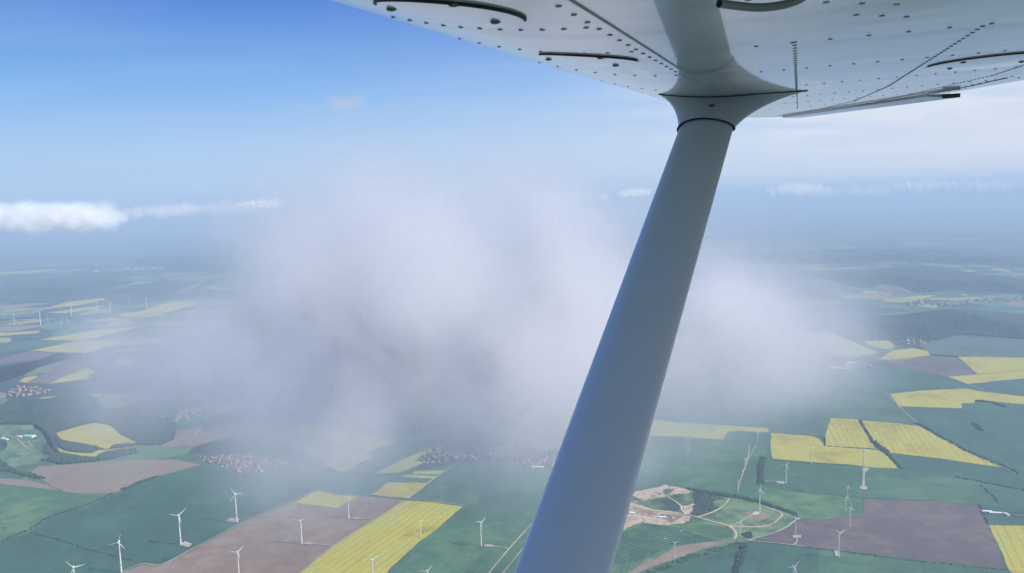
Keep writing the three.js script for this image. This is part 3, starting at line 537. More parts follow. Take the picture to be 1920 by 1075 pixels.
turbine(-5540,-13989,107,0,'tiny white turbine in the farthest row near the left edge of the cloud',2,'turbines of the farthest row');
turbine(-5345,-14105,72,37,'tiny white turbine in the farthest row near the left edge of the cloud',2,'turbines of the farthest row');
turbine(-5415,-14420,59,74,'tiny white turbine in the farthest row near the left edge of the cloud',2,'turbines of the farthest row');
turbine(-5014,-13722,98,111,'tiny white turbine in the farthest row near the left edge of the cloud',2,'turbines of the farthest row');
turbine(-5047,-14083,90,28,'tiny white turbine in the farthest row near the left edge of the cloud',2,'turbines of the farthest row');
turbine(-4906,-14183,116,65,'tiny white turbine in the farthest row near the left edge of the cloud',2,'turbines of the farthest row');

// ------------------------------------------------------------------ solar park
{
  const P = [312, -2576, 385, -2841, 483, -2914, 595, -2874, 714, -2743, 644, -2726, 541, -2711, 448, -2617, 394, -2596], g = new THREE.Group(), c = new THREE.Vector3(480, GROUND, -2720); g.position.copy(c);
  const a = Math.atan2(98, 176), ux = Math.cos(a), uz = Math.sin(a), vx = -uz, vz = ux, glass = new THREE.MeshPhysicalMaterial({ roughness: 0.35, clearcoat: 0.3 }); glass.color.setRGB(.012, .030, .034);
  const leg = plain(.35, .36, .37, .5), box = new THREE.BoxGeometry(1, 0.15, 4.2).rotateX(0.3).translate(0, 1.5, 0), frame = new THREE.BoxGeometry(1, 1.1, 0.2).translate(0, 0.6, 0.2);
  for (let v = -320; v < 320; v += 14) {
    let from = null;
    for (let u = -420; u <= 420; u += 3) {
      const x = c.x + ux * u + vx * v, z = c.z + uz * u + vz * v, q = inside(P, x, z);
      if (q && from === null) from = u;
      if (!q && from !== null) { if (u - from > 25) { const m = part(g, 'panel_row', box, glass); m.scale.x = u - from - 4; m.position.set(ux * (u + from) / 2 + vx * v, 0.3, uz * (u + from) / 2 + vz * v); m.rotation.y = -a; const f = part(m, 'frame', frame, leg); f.scale.x = 0.98; } from = null; }
    }
  }
  tag(g, 'solar_park', 'long dark parallel panel rows of the solar park right of the strut', 'solar park');
}

// ------------------------------------------------------------------ buildings
function houseParts(roofColor, wallColor, w, l, h, rh) {
  const g = new THREE.Group(), s = new THREE.Shape([[-w / 2, 0], [w / 2, 0], [w / 2, h], [0, h + rh - 0.25], [-w / 2, h]].map((p) => new THREE.Vector2(...p)));
  part(g, 'wall', new THREE.ExtrudeGeometry(s, { depth: l, bevelEnabled: false }).translate(0, 0, -l / 2), wallColor);
  const o = 0.5, e = 0.22, k = rh / (w / 2), r = new THREE.Shape([[-w / 2 - o, h - o * k], [0, h + rh], [w / 2 + o, h - o * k], [w / 2 + o, h - o * k + e], [0, h + rh + e], [-w / 2 - o, h - o * k + e]].map((p) => new THREE.Vector2(...p)));
  part(g, 'roof', new THREE.ExtrudeGeometry(r, { depth: l + 1, bevelEnabled: false }).translate(0, 0, -l / 2 - 0.5), roofColor);
  return g;
}
const wallW = plain(.56, .54, .50), wallC = plain(.44, .38, .30), roofR = plain(.24, .095, .07), roofB = plain(.15, .085, .07), roofG = plain(.10, .10, .11), tin = plain(.58, .59, .60, .5);
const HOUSES = [['red-roofed', houseParts(roofR, wallW, 9, 12, 5, 4.4)], ['brown-roofed', houseParts(roofB, wallC, 9, 13, 5, 4.2)], ['grey-roofed', houseParts(roofG, wallW, 8.5, 11, 5, 4)], ['orange-red-roofed', houseParts(plain(.28, .12, .085), wallC, 9.5, 16, 4.5, 5)]];
function village(P, n, seed, where, group, size = 1, trees = 60) {
  let x0 = 1e9, x1 = -1e9, z0 = 1e9, z1 = -1e9; for (let i = 0; i < P.length; i += 2) { x0 = Math.min(x0, P[i]); x1 = Math.max(x1, P[i]); z0 = Math.min(z0, P[i + 1]); z1 = Math.max(z1, P[i + 1]); }
  const r = rng(seed), put = [], green = [];
  for (let k = 0; k < 6000 && put.length < n; k++) {
    const x = lerp(x0, x1, r()), z = lerp(z0, z1, r()); if (!inside(P, x, z) || put.some((p) => Math.hypot(p[0] - x, p[1] - z) < 20)) continue;
    put.push([x, z]); const pickAt = r(), [kind, proto] = HOUSES[pickAt < 0.45 ? 0 : pickAt < 0.65 ? 1 : pickAt < 0.8 ? 2 : 3], h = proto.clone(), s = size * (0.85 + 0.6 * r() * r());
    h.position.set(x, GROUND + 0.5, z); h.scale.set(s, s * (0.9 + 0.3 * r()), s * (0.9 + 0.5 * r())); h.rotation.y = Math.round(noise2(x / 120, z / 120, seed) * 6) * 0.6 + (r() < 0.4 ? Math.PI / 2 : 0) + (r() - 0.5) * 0.3;
    tag(h, 'house', `small ${kind} house ${where}`, 'house', `${kind} houses ${group}`);
  }
  for (let k = 0; k < trees * 40 && green.length < trees; k++) { const x = lerp(x0, x1, r()), z = lerp(z0, z1, r()); if (inside(P, x, z) && !put.some((p) => Math.hypot(p[0] - x, p[1] - z) < 10)) green.push([x, z, 3 + 2.4 * r(), 5 + 4 * r()]); }
  grow(green, 'garden_trees', `green gardens and trees between the houses ${where}`, 'trees');
}
village([-1630, -3908, -1574, -3903, -1457, -3925, -1323, -3879, -1186, -3816, -1129, -3801, -1140, -3764, -1185, -3706, -1229, -3650, -1344, -3661, -1447, -3746, -1541, -3802], 120, 21, 'in the village at the top of the dark green field', 'of the clear village at lower left', 0.95, 420);
village([-501, -3751, -427, -3961, -289, -3844, -164, -3970, 12, -3988, 116, -3838, 201, -3829, 167, -3610, 57, -3591, -33, -3690, -282, -3746, -455, -3705], 125, 22, 'in the misty village left of the strut', 'of the misty village', 0.95, 380);
village([-3680, -5584, -3738, -5779, -3603, -5692, -3569, -5756, -3500, -5695, -3362, -5569, -3359, -5509, -3418, -5453, -3506, -5408, -3582, -5443], 55, 23, 'in the village at the left edge above the wood', 'of the village at the left edge', 1.0, 160);
function hall(x, z, turn, w, l, h, wall, roof, label) { const g = houseParts(roof, wall, w, l, h, w * 0.16); g.position.set(x, GROUND + 0.5, z); g.rotation.y = turn; tag(g, 'hall_building', label, 'hall'); }
const teal = plain(.16, .48, .46, .5);
hall(-2796, -4390, 1.35, 34, 62, 8, wallW, teal, 'wide teal-roofed hall in the left valley by the river');
hall(-2848, -4388, 1.2, 18, 34, 7, wallW, tin, 'white hall just left of the teal-roofed hall');
hall(-2950, -4392, 0.4, 16, 36, 6, wallW, roofR, 'red-roofed barn at the left edge of the valley, farther one');
hall(-2904, -4346, 1.2, 14, 34, 6, wallW, tin, 'white barn at the left edge of the valley, nearer one');
hall(1812, -2922, 1.35, 13, 34, 5, wallW, tin, 'white farm hall at the right edge, upper left of the group');
hall(1836, -2906, 1.35, 12, 46, 5, wallW, tin, 'long white farm hall at the right edge, middle of the group');
hall(1868, -2888, 0.2, 12, 20, 6, wallW, tin, 'white farm hall at the right edge, nearest of the group');
hall(1905, -2872, 1.2, 12, 26, 5, wallC, roofG, 'low grey-roofed farm shed at the right edge');
hall(452, -3016, 1.5, 14, 22, 5, wallW, tin, 'white shed at the left end of the sand pit by the strut');
hall(563, -2966, 1.45, 11, 30, 4, wallW, tin, 'long white shed in the lower sand area of the pit');
hall(93, -3593, 1.45, 18, 60, 6, wallW, tin, 'long white hall at the edge of the misty village by the strut');
hall(534, -2770, 1.1, 3, 6, 3, wallW, tin, 'tiny white hut among the solar panel rows, nearer one');
hall(608, -2833, 1.1, 3, 6, 3, wallW, tin, 'tiny white hut among the solar panel rows, farther one');
hall(2310, -5475, 1.2, 26, 105, 8, wallW, tin, 'long white hall in the misty hamlet at right');
hall(2470, -5640, 1.2, 24, 60, 8, wallW, tin, 'white hall at the far side of the misty hamlet at right');
{                                                          // heaps of earth and rubble in the pit
  const r = rng(77), spots = [[497, -3003, 9], [520, -2985, 7], [545, -3000, 8], [600, -2960, 9], [575, -2990, 6], [470, -3040, 8], [620, -2985, 7], [520, -3150, 9], [575, -3190, 8], [640, -3200, 7], [480, -3135, 8], [690, -3010, 6]];
  const proto = new THREE.Group(), g = new THREE.ConeGeometry(1, .55, 12, 3).translate(0, .27, 0), p = g.attributes.position; for (let i = 0; i < p.count; i++) { const k = .75 + .5 * noise2(p.getX(i) * 2 + 9, p.getZ(i) * 2 + 4, 8); p.setXYZ(i, p.getX(i) * k, p.getY(i) * k, p.getZ(i) * k); } g.computeVertexNormals();
  part(proto, 'heap', g, plain(.24, .19, .14));
  for (const [x, z, w] of spots) { const o = proto.clone(); o.position.set(x, GROUND + 2, z); o.scale.set(w * (1 + r()), w, w); o.rotation.y = r() * 6; tag(o, 'spoil_heap', 'brown heap of earth on the bare ground of the sand pit', 'heap', 'earth heaps in the sand pit'); }
}
function settlement(list, seed, size, label) {             // too far to tell one house from the next
  const r = rng(seed), A = [], B = [], M = new THREE.Matrix4();
  for (const [x, z, rx, rz, n] of list) for (let k = 0; k < n; k++) { const a = r() * 6.28, d = Math.sqrt(r()); A.push([x + Math.cos(a) * d * rx, z + Math.sin(a) * d * rz, r() * 3.14, size * (0.55 + 0.9 * r() ** 4 * 2), r()]); }
  const wall = HOUSES[0][1].children[0].geometry, roof = HOUSES[0][1].children[1].geometry, g = new THREE.Group();
  for (const [geo, mat, nm] of [[wall, plain(.42, .41, .39), 'walls'], [roof, LEAF, 'roofs']]) {
    const m = new THREE.InstancedMesh(geo, mat, A.length); m.name = nm; m.userData.kind = 'stuff';
    A.forEach(([x, z, t, s, q], i) => { M.makeRotationY(t).scale(new THREE.Vector3(s, s, s)).setPosition(x, GROUND + 0.5, z); m.setMatrixAt(i, M); if (nm === 'roofs') m.setColorAt(i, q < 0.5 ? new THREE.Color().setRGB(.3, .1, .07) : q < 0.75 ? new THREE.Color().setRGB(.16, .12, .11) : new THREE.Color().setRGB(.42, .42, .42)); });
    g.add(m);
  }
  tag(g, 'town', label, 'town', null, 'stuff');
}
settlement([[3290, -6420, 110, 170, 75]], 31, 1.1, 'red-roofed village in front of the dark wooded ridge at right');
settlement([[2380, -5560, 190, 90, 60]], 32, 0.95, 'misty hamlet between cloud and mauve field at right');
settlement([[4700, -8560, 380, 160, 170], [5400, -8620, 330, 120, 140]], 33, 1.25, 'sprawling pale town in the valley at far right');
settlement([[4420, -9350, 200, 260, 110]], 34, 1.2, 'town below the reddish slopes at far right');
settlement([[6700, -10850, 300, 420, 110]], 35, 1.3, 'far village at the right edge above the valley town');
settlement([[-8700, -18300, 1000, 900, 300], [-6750, -16100, 520, 260, 90]], 36, 1.5, 'far town in the blue haze at left');
settlement([[-4750, -9300, 260, 110, 40]], 37, 1.0, 'small settlement below the far turbines at left');
settlement([[-5980, -7750, 150, 130, 50]], 38, 1.1, 'small settlement at the left edge by the mauve field');
settlement([[-2160, -4700, 260, 200, 34], [-1520, -5400, 200, 160, 30]], 39, 0.9, 'faint houses in the mist of the valley left of the cloud');

// ------------------------------------------------------------------ clouds: soft wisps scattered through their volume
const WISPS = [0, 1].map((k) => {
  const n = 128, d = new Uint8Array(n * n * 4);
  for (let j = 0; j < n; j++) for (let i = 0; i < n; i++) {
    const x = (i + .5) / n * 2 - 1, y = (j + .5) / n * 2 - 1, r = Math.hypot(x, y), a = Math.max(0, 1 - r * r) ** 2.6 * clamp(0.66 + 0.7 * (fbm2(x * 2 + 20 * k, y * 2 + 7, 4, 61 + k) - 0.3), 0, 1);
    const v = Math.round(255 * a); d.set([v, v, v, 255], (j * n + i) * 4);
  }
  const t = new THREE.DataTexture(d, n, n); t.magFilter = THREE.LinearFilter; t.needsUpdate = true; return t;
});
const wispMat = (k, opacity, c) => { const m = new THREE.MeshPhysicalMaterial({ transparent: true, opacity, alphaMap: WISPS[k], roughness: 1, transmission: 0.5, thickness: 0, specularIntensity: 0, side: THREE.DoubleSide }); m.color.setRGB(...c); return m; };
const bell = (u) => { const x = 2 * u - 1, w = 0.5 * 1.75 * x, l = Math.log(1 - x * x), a = 4.3307 + l / 2; return w + 0.5 * Math.sign(x) * Math.sqrt(2) * Math.sqrt(Math.sqrt(a * a - l / 0.147) - a); };   // a uniform number turned into one that is denser near the middle
const DISC = new THREE.CircleGeometry(1, 20);
function wisps(blobs, size, opacity, color, seed, tilt = [-.02, .08, .99]) {     // blobs: centre, radii, how many wisps, their relative size
  const r = rng(seed), spots = [];
  for (const [x, y, z, rx, ry, rz, n, k = 1] of blobs) {
    const o = [r(), r(), r(), r()], even = (i, q) => clamp((o[q] + i * [0.8566748839, 0.7338918566, 0.6287067211, 0.5385972572][q]) % 1, 0.004, 0.996);      // evenly spread, so that no clumps or holes form
    for (let i = 0; i < n; i++) spots.push([x + rx * bell(even(i, 0)) * 0.55, y + ry * bell(even(i, 1)) * 0.55, z + rz * bell(even(i, 2)) * 0.55, size * k * (0.6 + 0.8 * even(i, 3))]);
  }
  const m = new THREE.InstancedMesh(DISC, wispMat(seed % 2, opacity, color), spots.length), M = new THREE.Matrix4(), q = new THREE.Quaternion(), lean = new THREE.Quaternion().setFromUnitVectors(new THREE.Vector3(0, 0, 1), new THREE.Vector3(...tilt).normalize());
  spots.forEach(([x, y, z, s], i) => { q.copy(lean).multiply(new THREE.Quaternion().setFromAxisAngle(new THREE.Vector3(0, 0, 1), r() * 6.28)); M.compose(new THREE.Vector3(x, y, z), q, new THREE.Vector3(s, s * (0.75 + 0.4 * r()), s)); m.setMatrixAt(i, M); });
  m.castShadow = true; return m;
}
const cloud = (blobs, size, opacity, color, seed, label) => tag(wisps(blobs, size, opacity, color, seed, [.42, .28, .86]), 'cumulus', label, 'cloud', null, 'stuff');
{
  const g = new THREE.Group(), add = (m, name) => { m.name = name; m.userData.kind = 'stuff'; g.add(m); };
  add(wisps([[-136, -231, -1500, 337, 204, 170, 24], [-139, -56, -1500, 235, 77, 140, 5], [38, -279, -1500, 265, 122, 150, 9], [-326, -299, -1500, 276, 107, 150, 8], [-277, -164, -1500, 194, 112, 140, 4], [235, -233, -1500, 204, 117, 150, 8], [421, -291, -1500, 163, 87, 130, 4], [-521, -271, -1500, 173, 82, 150, 3], [-213, -323, -1500, 204, 82, 100, 4]], 182, 0.68, [.95, .94, .955], 52), 'dense_core');
  add(wisps([[-126, -231, -1640, 424, 257, 60, 4, 1.1], [-636, -289, -1500, 235, 97, 150, 9], [514, -336, -1500, 184, 82, 140, 8], [-106, 12, -1500, 276, 37, 110, 14, 0.55], [-342, -29, -1500, 163, 51, 110, 8, 0.6], [116, -28, -1500, 204, 46, 110, 10, 0.6], [-9, -453, -1450, 256, 49, 150, 7], [380, -196, -1500, 112, 92, 110, 6, 0.7], [-429, -129, -1500, 82, 102, 110, 6, 0.7]], 160, 0.28, [.94, .94, .96], 53), 'thin_veil');
  tag(g, 'cloud', 'large soft grey-white cloud drifting behind the strut in front of the fields', 'cloud', null, 'stuff');
}
cloud([[-5451, 4, -9000, 582, 86, 400, 75, 1.1], [-4967, -30, -9000, 367, 67, 400, 34, 1.1], [-5691, 48, -9000, 306, 67, 300, 20], [-5032, 63, -9000, 135, 49, 300, 10, 0.7], [-4664, -51, -9000, 245, 31, 300, 12, 0.8]], 145, 0.62, [.92, .92, .93], 60, 'long white cumulus bank on the horizon at the left edge');
cloud([[-5929, 3, -12000, 245, 33, 400, 14], [-5316, 49, -12000, 408, 41, 500, 26], [-4950, 54, -12000, 196, 33, 400, 12]], 120, 0.5, [.74, .75, .78], 61, 'low ragged cloud right of the white bank on the left horizon');
cloud([[-4703, 64, -13000, 973, 44, 600, 44]], 150, 0.4, [.74, .75, .78], 62, 'long flat greyish cloud on the left horizon');
cloud([[-3817, 115, -12500, 204, 43, 400, 26, 0.8], [-4080, 98, -12500, 153, 26, 300, 12, 0.7]], 90, 0.85, [.92, .92, .93], 63, 'small bright white cumulus at the left edge of the big cloud');
cloud([[2051, 106, -13000, 230, 35, 400, 40, 0.75]], 90, 0.9, [.92, .92, .93], 64, 'small bright white cumulus left of the strut on the horizon');
cloud([[996, 58, -14000, 762, 29, 600, 30]], 130, 0.55, [.74, .75, .78], 65, 'faint flat cloud on the horizon above the big cloud');
cloud([[4706, 76, -13000, 424, 35, 500, 46], [4793, 117, -13000, 248, 35, 400, 26, 0.8]], 115, 0.5, [.74, .75, .78], 66, 'small white cumulus right of the strut on the horizon');
cloud([[6110, 30, -14000, 1238, 29, 700, 60]], 140, 0.3, [.74, .75, .78], 67, 'long greyish low cloud on the right horizon');
cloud([[7169, 89, -13500, 551, 28, 500, 44, 0.9]], 115, 0.38, [.74, .75, .78], 68, 'thin white cloud line on the right horizon');
cloud([[8667, 54, -14000, 762, 38, 600, 48]], 140, 0.3, [.74, .75, .78], 69, 'ragged white clouds at the right edge of the horizon');
tag(wisps([[-1856, 1166, -9000, 184, 37, 200, 16], [-1703, 1208, -9000, 135, 24, 200, 7, 0.7]], 110, 0.16, [.95, .95, .96], 81), 'cloud', 'tiny faint wisp of cloud alone in the blue sky left of the wing', 'cloud', null, 'stuff');

// ------------------------------------------------------------------ the aeroplane: high wing with its strut, seen from the cabin window
{
  const S = new THREE.Vector3(.33681621, .17344461, -.92545762), F = new THREE.Vector3(-.93970007, 0, -.34199968), U = new THREE.Vector3().crossVectors(S, F);
  const plane = new THREE.Group();                                              // local axes: x towards the tail, y up, z inboard
  plane.quaternion.setFromRotationMatrix(new THREE.Matrix4().makeBasis(F.clone().negate(), U, S.clone().negate())).premultiply(camera.quaternion);
  const h = 0.1226, low = (x) => h + (x < -.15 ? .53 * (x + .15) ** 2 : 0), P = (x, s, dy = 0) => new THREE.Vector3(x, low(x) + dy, -s);
  const bump = (() => {                                                         // thin skin pulled in at the rivet rows: 1.6 m x 5 m of it
    const n = 1024, d = new Uint8Array(n * n * 4), ribs = [-.4, .0, .4, .80, 1.11, 1.52, 1.96, 2.42, 2.83, 3.25, 3.7, 4.2, 4.7];
    for (let j = 0; j < n; j++) for (let i = 0; i < n; i++) {
      const s = j / n * 5.2 - .5, x = i / n * 1.6 - .7; let a = 9; for (const q of ribs) a = Math.min(a, Math.abs(s - q));
      let v = 0.45 + 0.22 * smooth(a, 0, .10) + 0.5 * (fbm2(x * 2.6 + 4, s * 7, 3, 5) - .5) + 0.25 * (fbm2(x * 9, s * 16, 2, 15) - .5) * (1 - smooth(a, 0, .12));
      v -= 0.10 * (1 - smooth(Math.abs(x), 0, .05)) + 0.12 * (1 - smooth(Math.abs(x - .215), 0, .06));
      const b = Math.round(255 * clamp(v, 0, 1)); d.set([b, b, b, 255], (j * n + i) * 4);
    }
    const t = new THREE.DataTexture(d, n, n); t.magFilter = THREE.LinearFilter; t.needsUpdate = true; return t;
  })();
  const paint = (r, g, b, rough, o = {}) => { const m = new THREE.MeshPhysicalMaterial({ roughness: rough, clearcoat: 1, clearcoatRoughness: 0.04, ...o }); m.color.setRGB(r, g, b); return m; };
  const grime = texture(512, (u, v) => { const d = 0.80 + 0.28 * fbm2(u * 5, v * 60, 4, 7) - 0.10 * smooth(fbm2(u * 14, v * 34, 3, 19), .55, .8); return [d, d * 1.0, d * .985]; }), skin = paint(.66, .665, .67, .3, { map: grime, bumpMap: bump, bumpScale: 0.017, clearcoat: 0.7, specularIntensity: 0.6 }), white = paint(.66, .68, .68, .32, { clearcoatRoughness: .2, clearcoat: 0.6 }), rivetMat = plain(.42, .43, .44, .4), dark = plain(.02, .02, .022, .6), screwMat = plain(.14, .13, .115, .45), metal = plain(.30, .32, .28, .5);
  metal.metalness = 0.3;
  const te = (s) => s < 2.5 ? lerp(.74, .592, clamp((s - 1) / 1.5, 0, 1)) : s < 2.98 ? lerp(.592, .485, (s - 2.5) / .48) : lerp(.485, -.02, (s - 2.98) / 1.42);
  {                                                                              // closed wing: lower skin, nose, upper skin
    const lowerN = 44, prof = [], nz = 70;
    for (let i = 0; i <= lowerN; i++) prof.push([1 - i / lowerN, 'l']);
    for (const p of [[-.585, .232], [-.615, .258], [-.632, .29], [-.622, .325], [-.58, .352], [-.48, .385], [-.32, .41], [-.12, .415]]) prof.push([p, 'n']);
    for (let i = 1; i <= 8; i++) prof.push([i / 8, 'u']);
    const pos = [], uv = [], idx = [], nP = prof.length;
    for (let j = 0; j <= nz; j++) for (const [q, k] of prof) {
      let x, y, u; const tip = (uu) => lerp(-.5, lerp(3.9, 4.42, uu), j / nz);
      if (k === 'l') { u = q; const s = tip(u); x = lerp(-.56, te(s), u); y = low(x); pos.push(x, y, -s); }
      else if (k === 'n') { const s = tip(clamp((q[0] + .56) / 1.1, 0, 1)); x = q[0]; pos.push(x, q[1], -s); }
      else { u = lerp(.39, 1, q); const s = tip(u), e = te(s); x = lerp(-.12, e, q); if (s > 3.3) x = Math.min(x, e); pos.push(x, lerp(.415, h + .012, q ** 1.3), -s); }
      const n = pos.length; uv.push((pos[n - 3] + .7) / 1.6, (-pos[n - 1] + .5) / 5.2);
    }
    for (let j = 0; j < nz; j++) for (let i = 0; i < nP; i++) { const a = j * nP + i, b = j * nP + (i + 1) % nP; idx.push(a, b, a + nP, b, b + nP, a + nP); }
    const c = [0, 1, 2].map((k) => { let t = 0; for (let i = 0; i < nP; i++) t += pos[(nz * nP + i) * 3 + k]; return t / nP; }); pos.push(...c); uv.push(.5, 1);
    for (let i = 0; i < nP; i++) idx.push(nz * nP + i, (nz + 1) * nP, nz * nP + (i + 1) % nP);
    const g = new THREE.BufferGeometry(); g.setAttribute('position', new THREE.Float32BufferAttribute(pos, 3)); g.setAttribute('uv', new THREE.Float32BufferAttribute(uv, 2)); g.setIndex(idx); g.computeVertexNormals();
    part(plane, 'wing', g, skin);
  }
  // aileron hanging a little below the trailing edge
  {
    const pos = [], idx = [], n = 16;
    for (let i = 0; i <= n; i++) { const s = lerp(2.96, 4.30, i / n), e = te(s), d = lerp(.018, .014, i / n); for (const [x, y] of [[e - .085, -.0025], [e - .02, -.004], [e + .004, -d * .75], [e + .006, -d], [e - .004, -d - .001], [e - .085, -.0085]]) pos.push(x, low(x) + y, -s); if (i) for (let k = 0; k < 6; k++) { const a = (i - 1) * 6 + k, b = (i - 1) * 6 + (k + 1) % 6; idx.push(a, b, a + 6, b, b + 6, a + 6); } }
    for (const o of [0, n * 6]) for (let k = 1; k < 5; k++) idx.push(o, o + k, o + k + 1);
    const g = new THREE.BufferGeometry(); g.setAttribute('position', new THREE.Float32BufferAttribute(pos, 3)); g.setIndex(idx); const a = part(plane, 'aileron', g.toNonIndexed(), paint(.5, .53, .50, .5)); a.geometry.computeVertexNormals();
    const e = te(2.96); part(a, 'aileron_end', new THREE.BoxGeometry(.05, .013, .012).translate(e - .018, h - .012, -2.95), plain(.06, .05, .04, .7));
  }
  // strut with a streamlined section, and the flared cuff at its top
  const C = new THREE.Vector3(-.217, .0473, -2.089), D = new THREE.Vector3(-.3105, -.5795, -.9724).sub(C).normalize();
  const ch = new THREE.Vector3(1, 0, 0).addScaledVector(D, -D.x).normalize(), nn = new THREE.Vector3().crossVectors(D, ch);
  if (nn.dot(C) > 0) nn.negate();                                               // towards the cabin
  const section = (a, grow = 0) => { const c = Math.cos(a), s = Math.sin(a); return ch.clone().multiplyScalar(-c * (.068 + grow)).addScaledVector(nn, s * (.026 + grow) * (0.82 + 0.18 * c)); };
  const loft = (rings, at, cap) => {
    const n = 48, pos = [], idx = []; for (let j = 0; j <= rings; j++) for (let i = 0; i < n; i++) pos.push(...at(j / rings, i / n * 2 * Math.PI).toArray());
    for (let j = 0; j < rings; j++) for (let i = 0; i < n; i++) { const a = j * n + i, b = j * n + (i + 1) % n; idx.push(a, a + n, b, b, a + n, b + n); }
    if (cap) for (let i = 1; i < n - 1; i++) { idx.push(0, i, i + 1); idx.push(rings * n, rings * n + i + 1, rings * n + i); }
    const g = new THREE.BufferGeometry(); g.setAttribute('position', new THREE.Float32BufferAttribute(pos, 3)); g.setIndex(idx); g.computeVertexNormals(); return g;
  };
  part(plane, 'strut', loft(30, (v, a) => C.clone().addScaledVector(D, lerp(-.06, 1.95, v)).add(section(a)), true), white);
  const A = new THREE.Vector3(-.19, 0, -2.205), L = .115;
  const leaf = (a) => { const c = Math.cos(a), s = Math.sin(a), x = A.x - (c > 0 ? .165 : .215) * Math.sign(c) * Math.abs(c) ** .8; return new THREE.Vector3(x, low(x) - .0015, A.z + .042 * s * (1 - .55 * c * c)); };
  const cuff = (v, a) => C.clone().addScaledVector(D, .004 + .012 * Math.abs(Math.cos(a)) ** 3 * (1 - v) - v * L).add(section(a, .0035)).lerp(leaf(a), v ** 1.75);
  const f = part(plane, 'strut_fairing', loft(26, cuff, false), white);
  const ringLine = (at, r) => new THREE.TubeGeometry(new THREE.CatmullRomCurve3(Array.from({ length: 40 }, (_, i) => at(i / 40 * 2 * Math.PI)), true), 120, r, 6, true);
  part(f, 'seal', ringLine((a) => cuff(0, a).lerp(C, .0), .0022), dark, 'dark gap where the strut enters the fairing');
  part(f, 'flange_gap', ringLine((a) => leaf(a).add(new THREE.Vector3(0, .0006, 0)), .0016), dark, 'dark gap between fairing and wing');
  { const p = cuff(.46, Math.PI / 2), q = cuff(.46, Math.PI / 2 + .05), w = cuff(.42, Math.PI / 2), nrm = new THREE.Vector3().crossVectors(q.clone().sub(p), w.clone().sub(p)).normalize(); if (nrm.dot(p) > 0) nrm.negate();
    const b = part(f, 'fairing_screw', new THREE.SphereGeometry(.0085, 14, 8).scale(1, .35, 1), screwMat); b.quaternion.setFromUnitVectors(new THREE.Vector3(0, 1, 0), nrm); b.position.copy(p); }
  // rivets
  const rows = [], row = (x0, s0, x1, s1, step) => { const n = Math.max(1, Math.round(Math.hypot(x1 - x0, s1 - s0) / step)); for (let i = 0; i <= n; i++) rows.push([lerp(x0, x1, i / n), lerp(s0, s1, i / n)]); };
  row(-.43, .83, -.345, .822, .024); row(-.32, .815, -.20, .802, .024); row(-.46, 1.09, -.20, 1.036, .034); row(-.46, 1.47, -.20, 1.435, .036); row(-.46, 1.98, -.32, 1.945, .034);
  row(-.19, .62, -.19, 1.95, .05); row(-.04, .745, .09, .87, .05); row(.057, .911, .11, .968, .05);
  row(-.05, 1.103, .62, 1.125, .045); row(-.06, 1.505, .62, 1.53, .037); row(.02, 1.968, .58, 1.945, .037); row(-.01, 2.45, .57, 2.385, .037); row(-.04, 2.86, .48, 2.77, .037);
  row(-.003, 1.10, -.001, 2.35, .036); row(.212, 1.13, .222, 2.3, .032); row(.222, 2.3, .19, 3.1, .034);
  row(.438, 1.6, .435, 2.2, .026); row(.435, 2.2, .255, 3.5, .026); row(.50, 2.3, .40, 2.9, .05); row(-.1, 3.3, .3, 3.2, .05); 
  const rg = new THREE.SphereGeometry(.0031, 9, 6).scale(1, .34, 1);
  rows.sort((a, b) => a[1] - b[1]);
  rows.slice(0, 260).forEach(([x, s]) => { const m = part(plane, 'rivet', rg, rivetMat); m.position.copy(P(x, s, -.0002)); });
  { const g = mergeGeometries(rows.slice(260).map(([x, s]) => rg.clone().translate(...P(x, s, -.0002).toArray()))), m = part(plane, 'rivet', g, rivetMat, 'rows of the farthest small rivets'); m.userData.kind = 'stuff'; }
  // seams: edges of overlapping skin sheets
  const seam = (pts, r, mat = metal) => part(plane, 'skin_seam', new THREE.TubeGeometry(new THREE.CatmullRomCurve3(pts.map(([x, s]) => P(x, s, r * .2))), 60, r, 5), mat);
  seam([[-.173, .3], [-.173, .7], [-.176, 1.2], [-.186, 2.05]], .0018); seam([[-.001, 2.35], [.001, 2.8], [.001, 3.5]], .0016); seam([[.222, 2.35], [.18, 3.1], [.1, 3.6]], .0016);
  seam([[.50, 2.35], [.41, 2.96], [-.1, 4.3]], .002, dark);
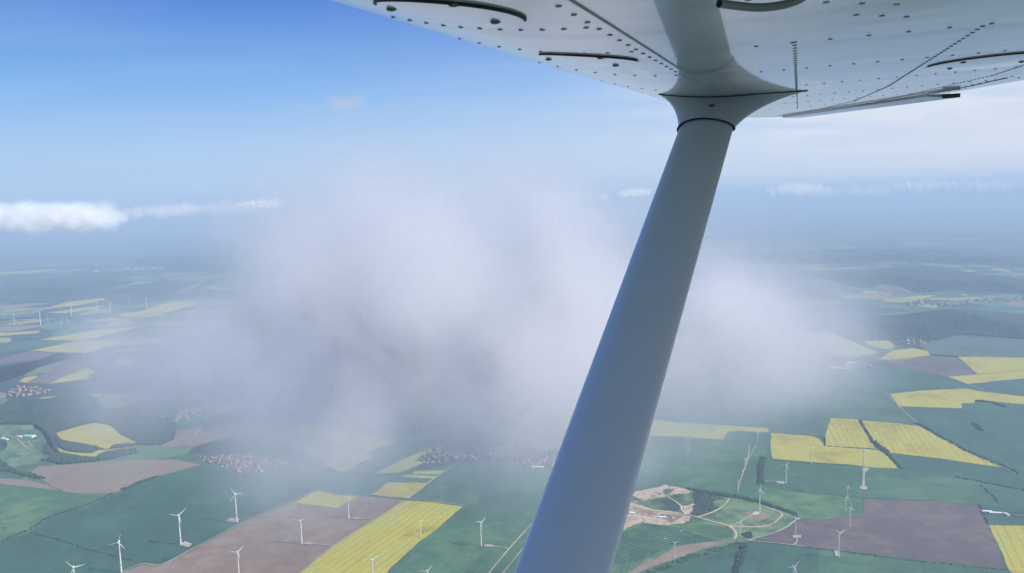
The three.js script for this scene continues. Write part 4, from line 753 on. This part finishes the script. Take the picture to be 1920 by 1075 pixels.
  // oval inspection covers, their near edge standing off a little
  const cover = (cx, cs, rx, rs, a0, a1, screws, label, thick = .0014) => {
    const c = new THREE.Group(); c.name = 'inspection_cover'; c.userData.label = label; plane.add(c);
    const pos = [], idx = [], n = 48; pos.push(...P(cx, cs, -.0016).toArray());
    for (let i = 0; i < n; i++) { const a = i / n * 2 * Math.PI; pos.push(...P(cx + rx * Math.cos(a), cs + rs * Math.sin(a), -.0016).toArray(), ...P(cx + rx * 1.01 * Math.cos(a), cs + rs * 1.01 * Math.sin(a), .0005).toArray()); const p = 1 + 2 * i, q = 1 + 2 * ((i + 1) % n); idx.push(0, p, q, p, p + 1, q, q, p + 1, q + 1); }
    const g = new THREE.BufferGeometry(); g.setAttribute('position', new THREE.Float32BufferAttribute(pos, 3)); g.setIndex(idx); g.computeVertexNormals(); part(c, 'plate', g, skin);
    part(c, 'edge_gap', new THREE.TubeGeometry(new THREE.CatmullRomCurve3(Array.from({ length: 24 }, (_, i) => { const a = lerp(a0, a1, i / 23); return P(cx + rx * Math.cos(a), cs + rs * Math.sin(a), -.0012); })), 60, thick, 6), dark);
    for (const [x, s] of screws) { const b = part(c, 'screw', new THREE.SphereGeometry(.0052, 12, 7).scale(1, .4, 1), screwMat); b.position.copy(P(x, s, -.0018)); }
  };
  cover(-.302, .70, .066, .082, -2.7, .35, [[-.36, .692], [-.27, .632], [-.273, .737]], 'oval inspection cover nearest the top edge', .0017);
  cover(-.285, 1.15, .072, .080, -2.6, -.1, [[-.357, 1.188], [-.253, 1.089], [-.258, 1.209]], 'oval inspection cover near the leading edge');
  cover(.345, 1.735, .113, .15, -3.0, -1.2, [[.284, 1.667], [.284, 1.804], [.402, 1.785]], 'oval inspection cover right of the strut');
  part(plane, 'vent_tube', new THREE.TubeGeometry(new THREE.CatmullRomCurve3([[.014, .715, .004], [.006, .715, -.007], [-.008, .72, -.011], [-.028, .72, -.0115], [-.048, .705, -.010], [-.06, .69, -.009]].map(([x, s, y]) => P(x, s, y))), 40, .0036, 10), metal, 'bent vent tube under the wing');
  part(plane, 'vent_base', new THREE.CylinderGeometry(.011, .011, .003, 20).translate(.014, h - .001, -.715), metal);
  tag(plane, 'aeroplane', 'white high-wing light aeroplane, its riveted wing underside and thick diagonal strut nearest the viewer', 'aeroplane');
}
renderer.render(scene, camera);
